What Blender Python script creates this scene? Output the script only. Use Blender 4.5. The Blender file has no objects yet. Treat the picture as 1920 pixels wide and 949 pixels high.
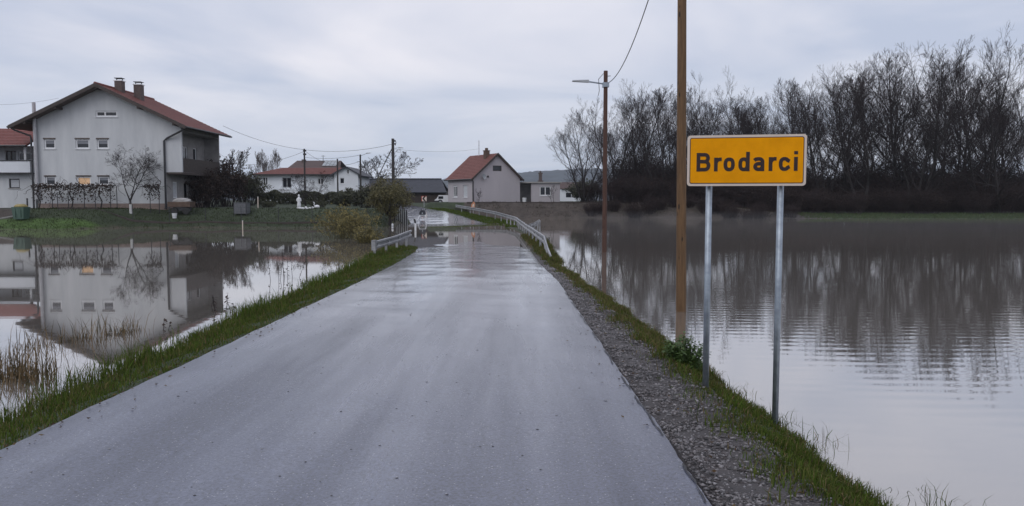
import bpy, math, random
import numpy as np
from mathutils import Vector, Matrix, noise as mnoise

# ------------------------------------------------------------------ camera, sky, sun, exposure
sc = bpy.context.scene
col = sc.collection
F_PX, PITCH, CAM_Z = 1450.0, math.radians(3.93), 2.15
cam_d = bpy.data.cameras.new('camera'); cam = bpy.data.objects.new('camera', cam_d); col.objects.link(cam)
cam_d.sensor_width = 36.0; cam_d.lens = 36.0 * F_PX / 1920.0
cam_d.clip_start = 0.1; cam_d.clip_end = 5000
cam.location = (0, 0, CAM_Z); cam.rotation_euler = (math.pi / 2 - PITCH, 0, 0)
sc.camera = cam

SUN_EL, SUN_ROT = math.radians(38), math.radians(215)
w = bpy.data.worlds.new('World'); sc.world = w; w.use_nodes = True
nt = w.node_tree; nt.nodes.clear()
N = nt.nodes.new
out = N('ShaderNodeOutputWorld'); bg = N('ShaderNodeBackground'); bg.inputs[1].default_value = 1.22
sky = N('ShaderNodeTexSky'); sky.sky_type = 'NISHITA'; sky.sun_disc = False
sky.sun_elevation = SUN_EL; sky.sun_rotation = SUN_ROT; sky.air_density = 1.5; sky.dust_density = 3
sks = N('ShaderNodeVectorMath'); sks.operation = 'SCALE'; sks.inputs['Scale'].default_value = 0.06
nt.links.new(sky.outputs[0], sks.inputs[0])
tc = N('ShaderNodeTexCoord'); sep = N('ShaderNodeSeparateXYZ'); nt.links.new(tc.outputs['Generated'], sep.inputs[0])
def wmath(op, a, b=None, clamp=False):
    m = N('ShaderNodeMath'); m.operation = op; m.use_clamp = clamp
    for i, v in enumerate((a, b)):
        if v is None: continue
        if isinstance(v, (int, float)): m.inputs[i].default_value = v
        else: nt.links.new(v, m.inputs[i])
    return m.outputs[0]
# a flat cloud deck: direction projected on a plane overhead
zz = wmath('ADD', wmath('MAXIMUM', sep.outputs[2], 0.0), 0.10)
cmb = N('ShaderNodeCombineXYZ')
nt.links.new(wmath('DIVIDE', sep.outputs[0], zz), cmb.inputs[0]); nt.links.new(wmath('DIVIDE', sep.outputs[1], zz), cmb.inputs[1])
n1 = N('ShaderNodeTexNoise'); n1.inputs['Scale'].default_value = 0.55; n1.inputs['Detail'].default_value = 5; n1.inputs['Roughness'].default_value = 0.5
n1.inputs['Distortion'].default_value = 0.5
nt.links.new(cmb.outputs[0], n1.inputs['Vector'])
cr = N('ShaderNodeValToRGB'); e = cr.color_ramp.elements
e[0].position = 0.36; e[0].color = (0.46, 0.51, 0.64, 1)
e[1].position = 0.60; e[1].color = (0.74, 0.735, 0.80, 1)
nt.links.new(n1.outputs[0], cr.inputs[0])
# thicker, bluer air low over the horizon
hz = wmath('SUBTRACT', 1.0, wmath('DIVIDE', wmath('MAXIMUM', sep.outputs[2], 0.0), 0.17), True)
mixh = N('ShaderNodeMix'); mixh.data_type = 'RGBA'
nt.links.new(wmath('MULTIPLY', wmath('POWER', hz, 0.8), 0.75), mixh.inputs[0])
nt.links.new(cr.outputs[0], mixh.inputs[6]); mixh.inputs[7].default_value = (0.47, 0.545, 0.67, 1)
mixs = N('ShaderNodeMix'); mixs.data_type = 'RGBA'; mixs.inputs[0].default_value = 0.93
nt.links.new(sks.outputs[0], mixs.inputs[6]); nt.links.new(mixh.outputs[2], mixs.inputs[7])
nt.links.new(mixs.outputs[2], bg.inputs[0]); nt.links.new(bg.outputs[0], out.inputs[0])

sun_d = bpy.data.lights.new('sun', 'SUN'); sun_d.energy = 0.6; sun_d.angle = math.radians(40); sun_d.color = (1.0, 0.985, 0.965)
sun = bpy.data.objects.new('sun', sun_d); col.objects.link(sun)
sd = Vector((math.sin(SUN_ROT) * math.cos(SUN_EL), math.cos(SUN_ROT) * math.cos(SUN_EL), math.sin(SUN_EL)))
sun.rotation_euler = (-sd).to_track_quat('-Z', 'Y').to_euler()
vs = sc.view_settings
vs.view_transform = 'Standard'; vs.look = 'None'; vs.exposure = 0.0; vs.gamma = 1.0; vs.use_curve_mapping = False
sc.cycles.use_denoising = True
sc.cycles.max_bounces = 6; sc.cycles.diffuse_bounces = 2; sc.cycles.glossy_bounces = 3
sc.cycles.volume_bounces = 0; sc.cycles.caustics_reflective = False; sc.cycles.caustics_refractive = False

# ------------------------------------------------------------------ helpers
CP, SP = math.cos(PITCH), math.sin(PITCH)
def P(px, py, D):
    """Place in the world at distance D (metres along +Y) for a spot measured in the photograph."""
    xc, yc = (px - 960.0) / F_PX, (474.5 - py) / F_PX
    k = D / (CP + yc * SP)
    return Vector((xc * k, D, CAM_Z + k * (yc * CP - SP)))
def PX(px, D): return (px - 960.0) / F_PX * D

class MB:
    def __init__(s): s.v = []; s.f = []
    def add(s, vs_, fs_):
        b = len(s.v); s.v.extend([tuple(p) for p in vs_]); s.f.extend([tuple(i + b for i in f) for f in fs_]); return s
    def box(s, a, b):
        x0, y0, z0 = a; x1, y1, z1 = b
        return s.add([(x0,y0,z0),(x1,y0,z0),(x1,y1,z0),(x0,y1,z0),(x0,y0,z1),(x1,y0,z1),(x1,y1,z1),(x0,y1,z1)],
                     [(3,2,1,0),(4,5,6,7),(0,1,5,4),(1,2,6,5),(2,3,7,6),(3,0,4,7)])
    def hexa(s, p):
        return s.add(p, [(3,2,1,0),(4,5,6,7),(0,1,5,4),(1,2,6,5),(2,3,7,6),(3,0,4,7)])
    def slab(s, quad, t):
        q = [Vector(p) for p in quad]; n = (q[1]-q[0]).cross(q[3]-q[0]).normalized() * t
        return s.hexa([p - n for p in q] + q)
    def tube(s, pts, r, n=6, cap=True):
        pts = [Vector(p) for p in pts]; m = len(pts)
        if isinstance(r, (int, float)): r = [r] * m
        base = len(s.v); pv = None
        for i, p in enumerate(pts):
            d = (pts[min(i+1, m-1)] - pts[max(i-1, 0)])
            if d.length < 1e-9: d = Vector((0,0,1))
            d.normalize()
            if pv is None:
                pv = d.orthogonal().normalized()
            else:
                pv = pv - d * pv.dot(d)
                pv = pv.normalized() if pv.length > 1e-6 else d.orthogonal().normalized()
            q = d.cross(pv)
            for k in range(n):
                a = 2 * math.pi * k / n
                s.v.append(tuple(p + (pv * math.cos(a) + q * math.sin(a)) * r[i]))
        for i in range(m - 1):
            for k in range(n):
                a = base + i*n + k; b = base + i*n + (k+1) % n
                s.f.append((a, b, b+n, a+n))
        if cap:
            s.f.append(tuple(base + n - 1 - k for k in range(n))); s.f.append(tuple(base + (m-1)*n + k for k in range(n)))
        return s
    def lathe(s, c, prof, n=12):
        base = len(s.v); m = len(prof)
        for r_, z_ in prof:
            for k in range(n):
                a = 2*math.pi*k/n
                s.v.append((c[0] + r_*math.cos(a), c[1] + r_*math.sin(a), c[2] + z_))
        for i in range(m-1):
            for k in range(n):
                a = base+i*n+k; b = base+i*n+(k+1) % n
                s.f.append((a, b, b+n, a+n))
        s.f.append(tuple(base+n-1-k for k in range(n))); s.f.append(tuple(base+(m-1)*n+k for k in range(n)))
        return s
    def ball(s, c, r, n=8, m=5, jit=0.0, rnd=random):
        rx, ry, rz = (r, r, r) if isinstance(r, (int, float)) else r
        base = len(s.v); s.v.append((c[0], c[1], c[2]-rz))
        for i in range(1, m):
            t = math.pi*i/m
            for k in range(n):
                a = 2*math.pi*k/n; j = 1 + rnd.uniform(-jit, jit)
                s.v.append((c[0]+rx*j*math.sin(t)*math.cos(a), c[1]+ry*j*math.sin(t)*math.sin(a), c[2]-rz*j*math.cos(t)))
        s.v.append((c[0], c[1], c[2]+rz)); top = len(s.v)-1
        for k in range(n):
            s.f.append((base, base+1+(k+1) % n, base+1+k))
            s.f.append((top, base+1+(m-2)*n+k, base+1+(m-2)*n+(k+1) % n))
        for i in range(m-2):
            for k in range(n):
                a = base+1+i*n+k; b = base+1+i*n+(k+1) % n
                s.f.append((a, b, b+n, a+n))
        return s
    def build(s, name, mat, parent=None, smooth=False):
        me = bpy.data.meshes.new(name); me.from_pydata(s.v, [], s.f); me.update()
        if smooth:
            me.polygons.foreach_set('use_smooth', [True]*len(me.polygons))
        if mat: me.materials.append(M[mat])
        o = bpy.data.objects.new(name, me); col.objects.link(o)
        if parent: o.parent = parent
        return o

def tag(o, label=None, cat=None, group=None, kind=None):
    if label: o['label'] = label
    if cat: o['category'] = cat
    if group: o['group'] = group
    if kind: o['kind'] = kind
    return o
def thing(name, label, cat, loc=(0,0,0), rz=0.0, group=None):
    o = bpy.data.objects.new(name, None); col.objects.link(o)
    o.location = loc; o.rotation_euler = (0, 0, rz); o.empty_display_size = 0.3
    return tag(o, label, cat, group)
def copy_tree(o, parent=None):
    c = o.copy(); col.objects.link(c)
    if parent: c.parent = parent
    for ch in list(o.children): copy_tree(ch, c)
    return c
def np_mesh(name, V, Fq, mat, parent=None, colors=None):
    """one mesh from numpy arrays (faces all of the same size), optional per-vertex colour"""
    me = bpy.data.meshes.new(name)
    k = Fq.shape[1]
    me.vertices.add(len(V)); me.vertices.foreach_set('co', V.astype(np.float32).ravel())
    me.loops.add(Fq.size); me.loops.foreach_set('vertex_index', Fq.astype(np.int32).ravel())
    me.polygons.add(len(Fq)); me.polygons.foreach_set('loop_start', np.arange(0, Fq.size, k, dtype=np.int32))
    me.update(calc_edges=True); me.validate()
    if colors is not None:
        ca = me.color_attributes.new('Col', 'FLOAT_COLOR', 'POINT')
        ca.data.foreach_set('color', np.c_[colors, np.ones(len(colors))].astype(np.float32).ravel())
    me.materials.append(M[mat])
    o = bpy.data.objects.new(name, me); col.objects.link(o)
    if parent: o.parent = parent
    return o

# ------------------------------------------------------------------ materials
M = {}
def new_mat(name):
    m = bpy.data.materials.new(name); m.use_nodes = True; M[name] = m
    t = m.node_tree; b = t.nodes['Principled BSDF']
    return m, t, b
def mat(name, c, rough=0.7, var=0.12, vs_=3.0, bump=0.0, bs=40.0, metal=0.0, spec=0.5, c2=None, coat=0.0, attr=False, emit=0.0, trans=0.0, streak=1.0):
    m, t, b = new_mat(name); L = t.links.new; A = t.nodes.new
    b.inputs['Roughness'].default_value = rough; b.inputs['Metallic'].default_value = metal
    b.inputs['Specular IOR Level'].default_value = spec; b.inputs['Coat Weight'].default_value = coat
    co = A('ShaderNodeTexCoord')
    nz = A('ShaderNodeTexNoise'); nz.inputs['Scale'].default_value = vs_; nz.inputs['Detail'].default_value = 6; nz.inputs['Roughness'].default_value = 0.65
    smp = A('ShaderNodeMapping'); smp.inputs['Scale'].default_value = (1, 1, streak); L(co.outputs['Object'], smp.inputs[0]); L(smp.outputs[0], nz.inputs['Vector'])
    mx = A('ShaderNodeMix'); mx.data_type = 'RGBA'
    rr = A('ShaderNodeMapRange'); rr.inputs[1].default_value = 0.3; rr.inputs[2].default_value = 0.7
    L(nz.outputs[0], rr.inputs[0]); L(rr.outputs[0], mx.inputs[0])
    lo = [max(0, v*(1-var)) for v in c]; hi = [min(1, v*(1+var)) for v in (c2 or c)]
    mx.inputs[6].default_value = (*lo, 1); mx.inputs[7].default_value = (*hi, 1)
    src = mx.outputs[2]
    if attr:
        at = A('ShaderNodeAttribute'); at.attribute_name = 'Col'
        ml = A('ShaderNodeMix'); ml.data_type = 'RGBA'; ml.blend_type = 'MULTIPLY'; ml.inputs[0].default_value = 1
        L(at.outputs['Color'], ml.inputs[6]); L(src, ml.inputs[7]); src = ml.outputs[2]
    L(src, b.inputs['Base Color'])
    if emit:
        L(src, b.inputs['Emission Color']); b.inputs['Emission Strength'].default_value = emit
    if trans:
        tr = A('ShaderNodeBsdfTranslucent'); L(src, tr.inputs[0]); ms = A('ShaderNodeMixShader'); ms.inputs[0].default_value = trans
        L(b.outputs[0], ms.inputs[1]); L(tr.outputs[0], ms.inputs[2]); L(ms.outputs[0], t.nodes['Material Output'].inputs[0])
    if bump:
        nb = A('ShaderNodeTexNoise'); nb.inputs['Scale'].default_value = bs; nb.inputs['Detail'].default_value = 4
        L(co.outputs['Object'], nb.inputs['Vector'])
        bp = A('ShaderNodeBump'); bp.inputs['Strength'].default_value = 1.0; bp.inputs['Distance'].default_value = bump
        L(nb.outputs[0], bp.inputs['Height']); L(bp.outputs[0], b.inputs['Normal'])
    return m

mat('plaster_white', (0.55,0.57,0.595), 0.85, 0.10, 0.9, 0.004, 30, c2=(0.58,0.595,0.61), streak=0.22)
mat('plaster_bright', (0.72,0.75,0.79), 0.85, 0.06, 0.8, 0.004, 30)
mat('plaster_pink', (0.47,0.44,0.47), 0.85, 0.08, 0.5, 0.004, 30, c2=(0.46,0.43,0.45), streak=0.25)
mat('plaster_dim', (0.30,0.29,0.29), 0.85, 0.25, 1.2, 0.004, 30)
mat('plinth', (0.26,0.20,0.175), 0.85, 0.2, 2.0, 0.006, 30)
mat('concrete', (0.36,0.35,0.34), 0.85, 0.2, 2.5, 0.004, 40)
mat('roof_tile', (0.155,0.040,0.032), 0.65, 0.3, 5.0, 0.01, 20, c2=(0.19,0.058,0.045))
mat('roof_tile_old', (0.19,0.055,0.042), 0.7, 0.35, 3.0, 0.01, 20, c2=(0.16,0.062,0.05))
mat('roof_dark', (0.040,0.043,0.055), 0.6, 0.25, 2.0, 0.006, 20)
mat('roof_brown', (0.085,0.055,0.05), 0.7, 0.25, 3.0, 0.006, 20)
mat('wood_dark', (0.050,0.038,0.034), 0.7, 0.3, 4.0, 0.004, 60)
mat('soffit', (0.085,0.065,0.055), 0.7, 0.25, 4.0, 0.004, 60)
mat('brick_dark', (0.11,0.085,0.08), 0.8, 0.25, 6.0, 0.01, 25)
mat('white_paint', (0.74,0.75,0.77), 0.5, 0.04, 2.0)
mat('glass_dark', (0.020,0.023,0.030), 0.08, 0.2, 2.0)
mat('blind', (0.20,0.21,0.24), 0.6, 0.1, 5.0)
mat('curtain', (0.52,0.54,0.57), 0.8, 0.15, 6.0)
mat('lit_pane', (0.72,0.46,0.26), 0.3, 0.25, 1.5, emit=0.10)
mat('black_metal', (0.022,0.022,0.026), 0.45, 0.15, 5.0)
mat('pipe_grey', (0.45,0.45,0.47), 0.45, 0.15, 4.0)
mat('galvanised', (0.27,0.31,0.36), 0.42, 0.18, 9.0, metal=0.75, c2=(0.34,0.385,0.43))
mat('rail_metal', (0.25,0.255,0.265), 0.5, 0.3, 2.0, metal=0.45, c2=(0.34,0.345,0.36))
mat('sheet_grey', (0.36,0.38,0.40), 0.5, 0.15, 2.0)
mat('sign_yellow', (0.84,0.33,0.004), 0.75, 0.08, 4.0, c2=(0.88,0.36,0.005), spec=0.08)
mat('sign_dark', (0.016,0.004,0.005), 0.6, 0.1, 4.0)
mat('sign_rim', (0.68,0.58,0.50), 0.45, 0.05, 4.0)
mat('red_paint', (0.45,0.05,0.03), 0.5, 0.1, 4.0)
mat('orange_paint', (0.55,0.24,0.13), 0.5, 0.1, 4.0)
mat('bark', (0.030,0.026,0.026), 0.9, 0.3, 6.0)
mat('twig', (0.030,0.026,0.029), 0.9, 0.3, 0.5, c2=(0.040,0.031,0.032), spec=0.2)
mat('twig_red', (0.042,0.031,0.032), 0.9, 0.35, 0.6, spec=0.2)
mat('twig_pale', (0.17,0.15,0.145), 0.9, 0.2, 1.0)
mat('whitewash', (0.55,0.55,0.54), 0.9, 0.15, 6.0)
mat('leaf_dark', (0.026,0.034,0.018), 0.7, 0.45, 1.2, c2=(0.05,0.052,0.025))
mat('leaf_brown', (0.042,0.030,0.027), 0.8, 0.45, 0.8, c2=(0.055,0.039,0.032), spec=0.2)
mat('leaf_olive', (0.062,0.064,0.022), 0.7, 0.4, 1.5, c2=(0.10,0.085,0.03))
mat('leaf_yellow', (0.15,0.13,0.035), 0.7, 0.4, 2.0, c2=(0.20,0.16,0.05))
mat('leaf_green', (0.045,0.085,0.020), 0.55, 0.4, 8.0, c2=(0.07,0.12,0.03), trans=0.2)
mat('grass', (0.9,0.88,0.80), 0.8, 0.2, 4.0, attr=True, trans=0.25, spec=0.15)
mat('stone_attr', (0.9,0.9,0.9), 0.75, 0.2, 60.0, attr=True)
mat('tarp_dark', (0.018,0.02,0.02), 0.6, 0.3, 2.0)
mat('green_plastic', (0.06,0.11,0.085), 0.5, 0.15, 3.0)
mat('yellow_lid', (0.30,0.24,0.09), 0.5, 0.15, 3.0)
mat('rust_brown', (0.12,0.08,0.06), 0.8, 0.3, 4.0)
mat('hill', (0.060,0.075,0.090), 0.95, 0.4, 0.03)
mat('cage_mesh', (0.10,0.105,0.115), 0.5, 0.3, 6.0)
mat('tar', (0.018,0.018,0.022), 0.5, 0.2, 8.0)
mat('tyre', (0.02,0.02,0.02), 0.8, 0.1, 4.0)
mat('cable', (0.03,0.03,0.035), 0.6, 0.1, 1.0)

def wood_mat(name, c1, c2, knots=True):
    m, t, b = new_mat(name); L = t.links.new; A = t.nodes.new
    b.inputs['Roughness'].default_value = 0.75
    co = A('ShaderNodeTexCoord'); mp = A('ShaderNodeMapping'); mp.inputs['Scale'].default_value = (9, 9, 0.7)
    L(co.outputs['Object'], mp.inputs[0])
    nz = A('ShaderNodeTexNoise'); nz.inputs['Scale'].default_value = 3.0; nz.inputs['Detail'].default_value = 8; nz.inputs['Roughness'].default_value = 0.7
    L(mp.outputs[0], nz.inputs['Vector'])
    r = A('ShaderNodeValToRGB'); r.color_ramp.elements[0].position = 0.32; r.color_ramp.elements[1].position = 0.68
    r.color_ramp.elements[0].color = (*c1, 1); r.color_ramp.elements[1].color = (*c2, 1); L(nz.outputs[0], r.inputs[0])
    src = r.outputs[0]
    if knots:
        mp2 = A('ShaderNodeMapping'); mp2.inputs['Scale'].default_value = (5, 5, 1.6); L(co.outputs['Object'], mp2.inputs[0])
        v = A('ShaderNodeTexVoronoi'); v.inputs['Scale'].default_value = 1.6; L(mp2.outputs[0], v.inputs['Vector'])
        cp_ = A('ShaderNodeMapRange'); cp_.inputs[1].default_value = 0.10; cp_.inputs[2].default_value = 0.17; L(v.outputs[0], cp_.inputs[0])
        mx = A('ShaderNodeMix'); mx.data_type = 'RGBA'; mx.inputs[6].default_value = (c1[0]*0.2, c1[1]*0.2, c1[2]*0.2, 1)
        L(cp_.outputs[0], mx.inputs[0]); L(src, mx.inputs[7]); src = mx.outputs[2]
    L(src, b.inputs['Base Color'])
    bp = A('ShaderNodeBump'); bp.inputs['Distance'].default_value = 0.004; L(nz.outputs[0], bp.inputs['Height']); L(bp.outputs[0], b.inputs['Normal'])
wood_mat('wood_pole', (0.085,0.046,0.020), (0.185,0.105,0.048))
wood_mat('wood_pole_red', (0.055,0.025,0.017), (0.10,0.048,0.033))
wood_mat('wood_pole_dark', (0.022,0.02,0.02), (0.045,0.04,0.04), False)

# asphalt: wet, dark, speckled with pale chippings
m, t, b = new_mat('asphalt'); L = t.links.new; A = t.nodes.new
co = A('ShaderNodeTexCoord')
nz = A('ShaderNodeTexNoise'); nz.inputs['Scale'].default_value = 0.35; nz.inputs['Detail'].default_value = 8; nz.inputs['Roughness'].default_value = 0.6
mp = A('ShaderNodeMapping'); mp.inputs['Scale'].default_value = (3.2, 0.30, 1); L(co.outputs['Object'], mp.inputs[0]); L(mp.outputs[0], nz.inputs['Vector'])
fine = A('ShaderNodeTexNoise'); fine.inputs['Scale'].default_value = 48; fine.inputs['Detail'].default_value = 5; fine.inputs['Roughness'].default_value = 0.8; L(co.outputs['Object'], fine.inputs['Vector'])
vo = A('ShaderNodeTexVoronoi'); vo.inputs['Scale'].default_value = 55; vo.inputs['Randomness'].default_value = 1; L(co.outputs['Object'], vo.inputs['Vector'])
sepc = A('ShaderNodeSeparateColor'); L(vo.outputs['Color'], sepc.inputs[0])
gt = A('ShaderNodeMath'); gt.operation = 'GREATER_THAN'; gt.inputs[1].default_value = 0.90; L(sepc.outputs[0], gt.inputs[0])
lt = A('ShaderNodeMath'); lt.operation = 'LESS_THAN'; lt.inputs[1].default_value = 0.28; L(vo.outputs['Distance'], lt.inputs[0])
sp = A('ShaderNodeMath'); sp.operation = 'MULTIPLY'; L(gt.outputs[0], sp.inputs[0]); L(lt.outputs[0], sp.inputs[1])
c1 = A('ShaderNodeMix'); c1.data_type = 'RGBA'; c1.inputs[6].default_value = (0.014,0.016,0.026,1); c1.inputs[7].default_value = (0.140,0.155,0.235,1)
fr_ = A('ShaderNodeMapRange'); fr_.inputs[1].default_value = 0.34; fr_.inputs[2].default_value = 0.66; L(fine.outputs[0], fr_.inputs[0]); L(fr_.outputs[0], c1.inputs[0])
c1b = A('ShaderNodeMix'); c1b.data_type = 'RGBA'; c1b.blend_type = 'MULTIPLY'; c1b.inputs[0].default_value = 1
rmp = A('ShaderNodeMapRange'); rmp.inputs[1].default_value = 0.3; rmp.inputs[2].default_value = 0.7; rmp.inputs[3].default_value = 0.62; rmp.inputs[4].default_value = 1.3
L(nz.outputs[0], rmp.inputs[0]); L(c1.outputs[2], c1b.inputs[6]); L(rmp.outputs[0], c1b.inputs[7])
c2 = A('ShaderNodeMix'); c2.data_type = 'RGBA'; c2.inputs[7].default_value = (0.36,0.36,0.40,1)
L(sp.outputs[0], c2.inputs[0]); L(c1b.outputs[2], c2.inputs[6]); L(c2.outputs[2], b.inputs['Base Color'])
# wetter towards the flood: the film of water lies on the low stretch
sx = A('ShaderNodeSeparateXYZ'); L(co.outputs['Object'], sx.inputs[0])
wet = A('ShaderNodeMapRange'); wet.inputs[1].default_value = 6; wet.inputs[2].default_value = 23; wet.inputs[3].default_value = 0.08; wet.inputs[4].default_value = 1.0
L(sx.outputs[1], wet.inputs[0])
wn = A('ShaderNodeMath'); wn.operation = 'MULTIPLY_ADD'; wn.inputs[1].default_value = 1.5; wn.inputs[2].default_value = -0.72; L(nz.outputs[0], wn.inputs[0])
ws = A('ShaderNodeMath'); ws.operation = 'ADD'; ws.use_clamp = True; L(wet.outputs[0], ws.inputs[0]); L(wn.outputs[0], ws.inputs[1])
rg = A('ShaderNodeMapRange'); rg.inputs[3].default_value = 0.46; rg.inputs[4].default_value = 0.18; L(ws.outputs[0], rg.inputs[0])
L(rg.outputs[0], b.inputs['Roughness'])
b.inputs['Specular IOR Level'].default_value = 0.75
cwt = A('ShaderNodeMapRange'); cwt.inputs[3].default_value = 0.45; cwt.inputs[4].default_value = 1.0; L(ws.outputs[0], cwt.inputs[0]); L(cwt.outputs[0], b.inputs['Coat Weight'])
crg = A('ShaderNodeMapRange'); crg.inputs[3].default_value = 0.36; crg.inputs[4].default_value = 0.10; L(ws.outputs[0], crg.inputs[0]); L(crg.outputs[0], b.inputs['Coat Roughness'])
b.inputs['Coat Tint'].default_value = (1, 1, 1, 1); b.inputs['Coat IOR'].default_value = 1.75
bp = A('ShaderNodeBump'); bp.inputs['Distance'].default_value = 0.006; bp.inputs['Strength'].default_value = 0.8
L(fine.outputs[0], bp.inputs['Height']); L(bp.outputs[0], b.inputs['Normal'])

# ground: grass where high, mud near the water line, brown earth on the far embankment
m, t, b = new_mat('ground'); L = t.links.new; A = t.nodes.new
b.inputs['Roughness'].default_value = 0.9
co = A('ShaderNodeTexCoord'); at = A('ShaderNodeAttribute'); at.attribute_name = 'Col'
nz = A('ShaderNodeTexNoise'); nz.inputs['Scale'].default_value = 1.3; nz.inputs['Detail'].default_value = 9; nz.inputs['Roughness'].default_value = 0.75
L(co.outputs['Object'], nz.inputs['Vector'])
mr = A('ShaderNodeMapRange'); mr.inputs[1].default_value = 0.28; mr.inputs[2].default_value = 0.72; mr.inputs[3].default_value = 0.45; mr.inputs[4].default_value = 1.5
L(nz.outputs[0], mr.inputs[0])
mx = A('ShaderNodeMix'); mx.data_type = 'RGBA'; mx.blend_type = 'MULTIPLY'; mx.inputs[0].default_value = 1
L(at.outputs['Color'], mx.inputs[6]); L(mr.outputs[0], mx.inputs[7]); L(mx.outputs[2], b.inputs['Base Color'])
nb = A('ShaderNodeTexNoise'); nb.inputs['Scale'].default_value = 14; nb.inputs['Detail'].default_value = 6; L(co.outputs['Object'], nb.inputs['Vector'])
bp = A('ShaderNodeBump'); bp.inputs['Distance'].default_value = 0.05; L(nb.outputs[0], bp.inputs['Height']); L(bp.outputs[0], b.inputs['Normal'])

# flood water: silty body under a mirror with light wind ripples
m, t, b = new_mat('water'); L = t.links.new; A = t.nodes.new
t.nodes.remove(b)
df = A('ShaderNodeBsdfDiffuse'); gl = A('ShaderNodeBsdfGlossy'); gl.inputs['Roughness'].default_value = 0.025
gl.inputs['Color'].default_value = (0.97,0.95,0.93,1)
df.inputs[0].default_value = (0.205,0.185,0.165,1)
lw = A('ShaderNodeLayerWeight'); lw.inputs[0].default_value = 0.5
rp = A('ShaderNodeMapRange'); rp.inputs[1].default_value = 0.55; rp.inputs[2].default_value = 0.99; rp.inputs[3].default_value = 0.36; rp.inputs[4].default_value = 0.88
co = A('ShaderNodeTexCoord')
def ripple(sx_, sy_, scale, detail, rot=0.0):
    mp = A('ShaderNodeMapping'); mp.inputs['Scale'].default_value = (sx_, sy_, 1); mp.inputs['Rotation'].default_value = (0, 0, rot); L(co.outputs['Object'], mp.inputs[0])
    n = A('ShaderNodeTexNoise'); n.inputs['Scale'].default_value = scale; n.inputs['Detail'].default_value = detail; L(mp.outputs[0], n.inputs['Vector']); return n
def mth(op, a, b_, c=None, clamp=False):
    m_ = A('ShaderNodeMath'); m_.operation = op; m_.use_clamp = clamp
    for i, v in enumerate((a, b_, c)):
        if v is None: continue
        if isinstance(v, (int, float)): m_.inputs[i].default_value = v
        else: L(v, m_.inputs[i])
    return m_.outputs[0]
mpw = A('ShaderNodeMapping'); mpw.inputs['Rotation'].default_value = (0, 0, 0.05); L(co.outputs['Object'], mpw.inputs[0])
wv = A('ShaderNodeTexWave'); wv.wave_type = 'BANDS'; wv.bands_direction = 'Y'; wv.inputs['Scale'].default_value = 0.95; wv.inputs['Distortion'].default_value = 4.5
wv.inputs['Detail'].default_value = 2; wv.inputs['Detail Scale'].default_value = 0.35; L(mpw.outputs[0], wv.inputs['Vector'])
na = ripple(0.35, 1.0, 2.6, 2); nb_ = ripple(0.05, 0.09, 1.0, 2); 
sxz = A('ShaderNodeSeparateXYZ'); L(co.outputs['Object'], sxz.inputs[0])
# open water on the right catches the breeze; the ditch on the left and the flooded road lie sheltered
opn = A('ShaderNodeMapRange'); opn.inputs[1].default_value = 1.5; opn.inputs[2].default_value = 5.0; opn.inputs[3].default_value = 0.14; opn.inputs[4].default_value = 1.0; L(sxz.outputs[0], opn.inputs[0])
pat = A('ShaderNodeMapRange'); pat.inputs[1].default_value = 0.38; pat.inputs[2].default_value = 0.62; pat.inputs[3].default_value = 0.25; pat.inputs[4].default_value = 1.0; L(nb_.outputs[0], pat.inputs[0])
h = mth('ADD', mth('MULTIPLY', wv.outputs['Fac'], 0.0009), mth('MULTIPLY', na.outputs[0], 0.0024))
h = mth('MULTIPLY', mth('MULTIPLY', h, opn.outputs[0]), pat.outputs[0])
bp = A('ShaderNodeBump'); bp.inputs['Distance'].default_value = 1.0; bp.inputs['Strength'].default_value = 1.0; L(h, bp.inputs['Height'])
L(bp.outputs[0], gl.inputs['Normal'])
L(lw.outputs['Facing'], rp.inputs[0])
ms = A('ShaderNodeMixShader'); L(rp.outputs[0], ms.inputs[0]); L(df.outputs[0], ms.inputs[1]); L(gl.outputs[0], ms.inputs[2])
L(ms.outputs[0], t.nodes['Material Output'].inputs[0])

# ------------------------------------------------------------------ terrain
RY = np.array([-30, 0, 18, 24, 31, 36, 45, 57, 69, 80, 88, 95.0])
RL = np.array([-3.55,-3.55,-3.58,-3.65,-3.9,-4.3,-5.2,-7.0,-9.0,-10.9,-12.1,-13.8])
RR = np.array([1.14,1.14,1.10,0.87,0.78,0.75,0.45,-0.5,-2.3,-5.2,-7.6,-10.6])
RZ = np.array([0.55,0.50,0.25,0.167,0.07,0.0,-0.06,-0.085,0.02,0.50,0.85,1.15])
def rl(y): return np.interp(y, RY, RL)
def rr_(y): return np.interp(y, RY, RR)
def rz(y): return np.interp(y, RY, RZ)
def land(y): return 1.15 + np.clip((y - 95) * 0.045, 0, 0.6)
def vnoise(x, y, s, seed=0.0):
    a = np.sin(x*s*1.31 + 1.7*seed + 1.3*np.sin(y*s*0.83+seed)) * np.cos(y*s*1.17 + seed*2.1 + 1.1*np.sin(x*s*0.71))
    b = np.sin(x*s*2.9 + y*s*1.9 + seed) * np.cos(y*s*3.3 - x*s*1.2)
    return 0.65*a + 0.35*b
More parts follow.
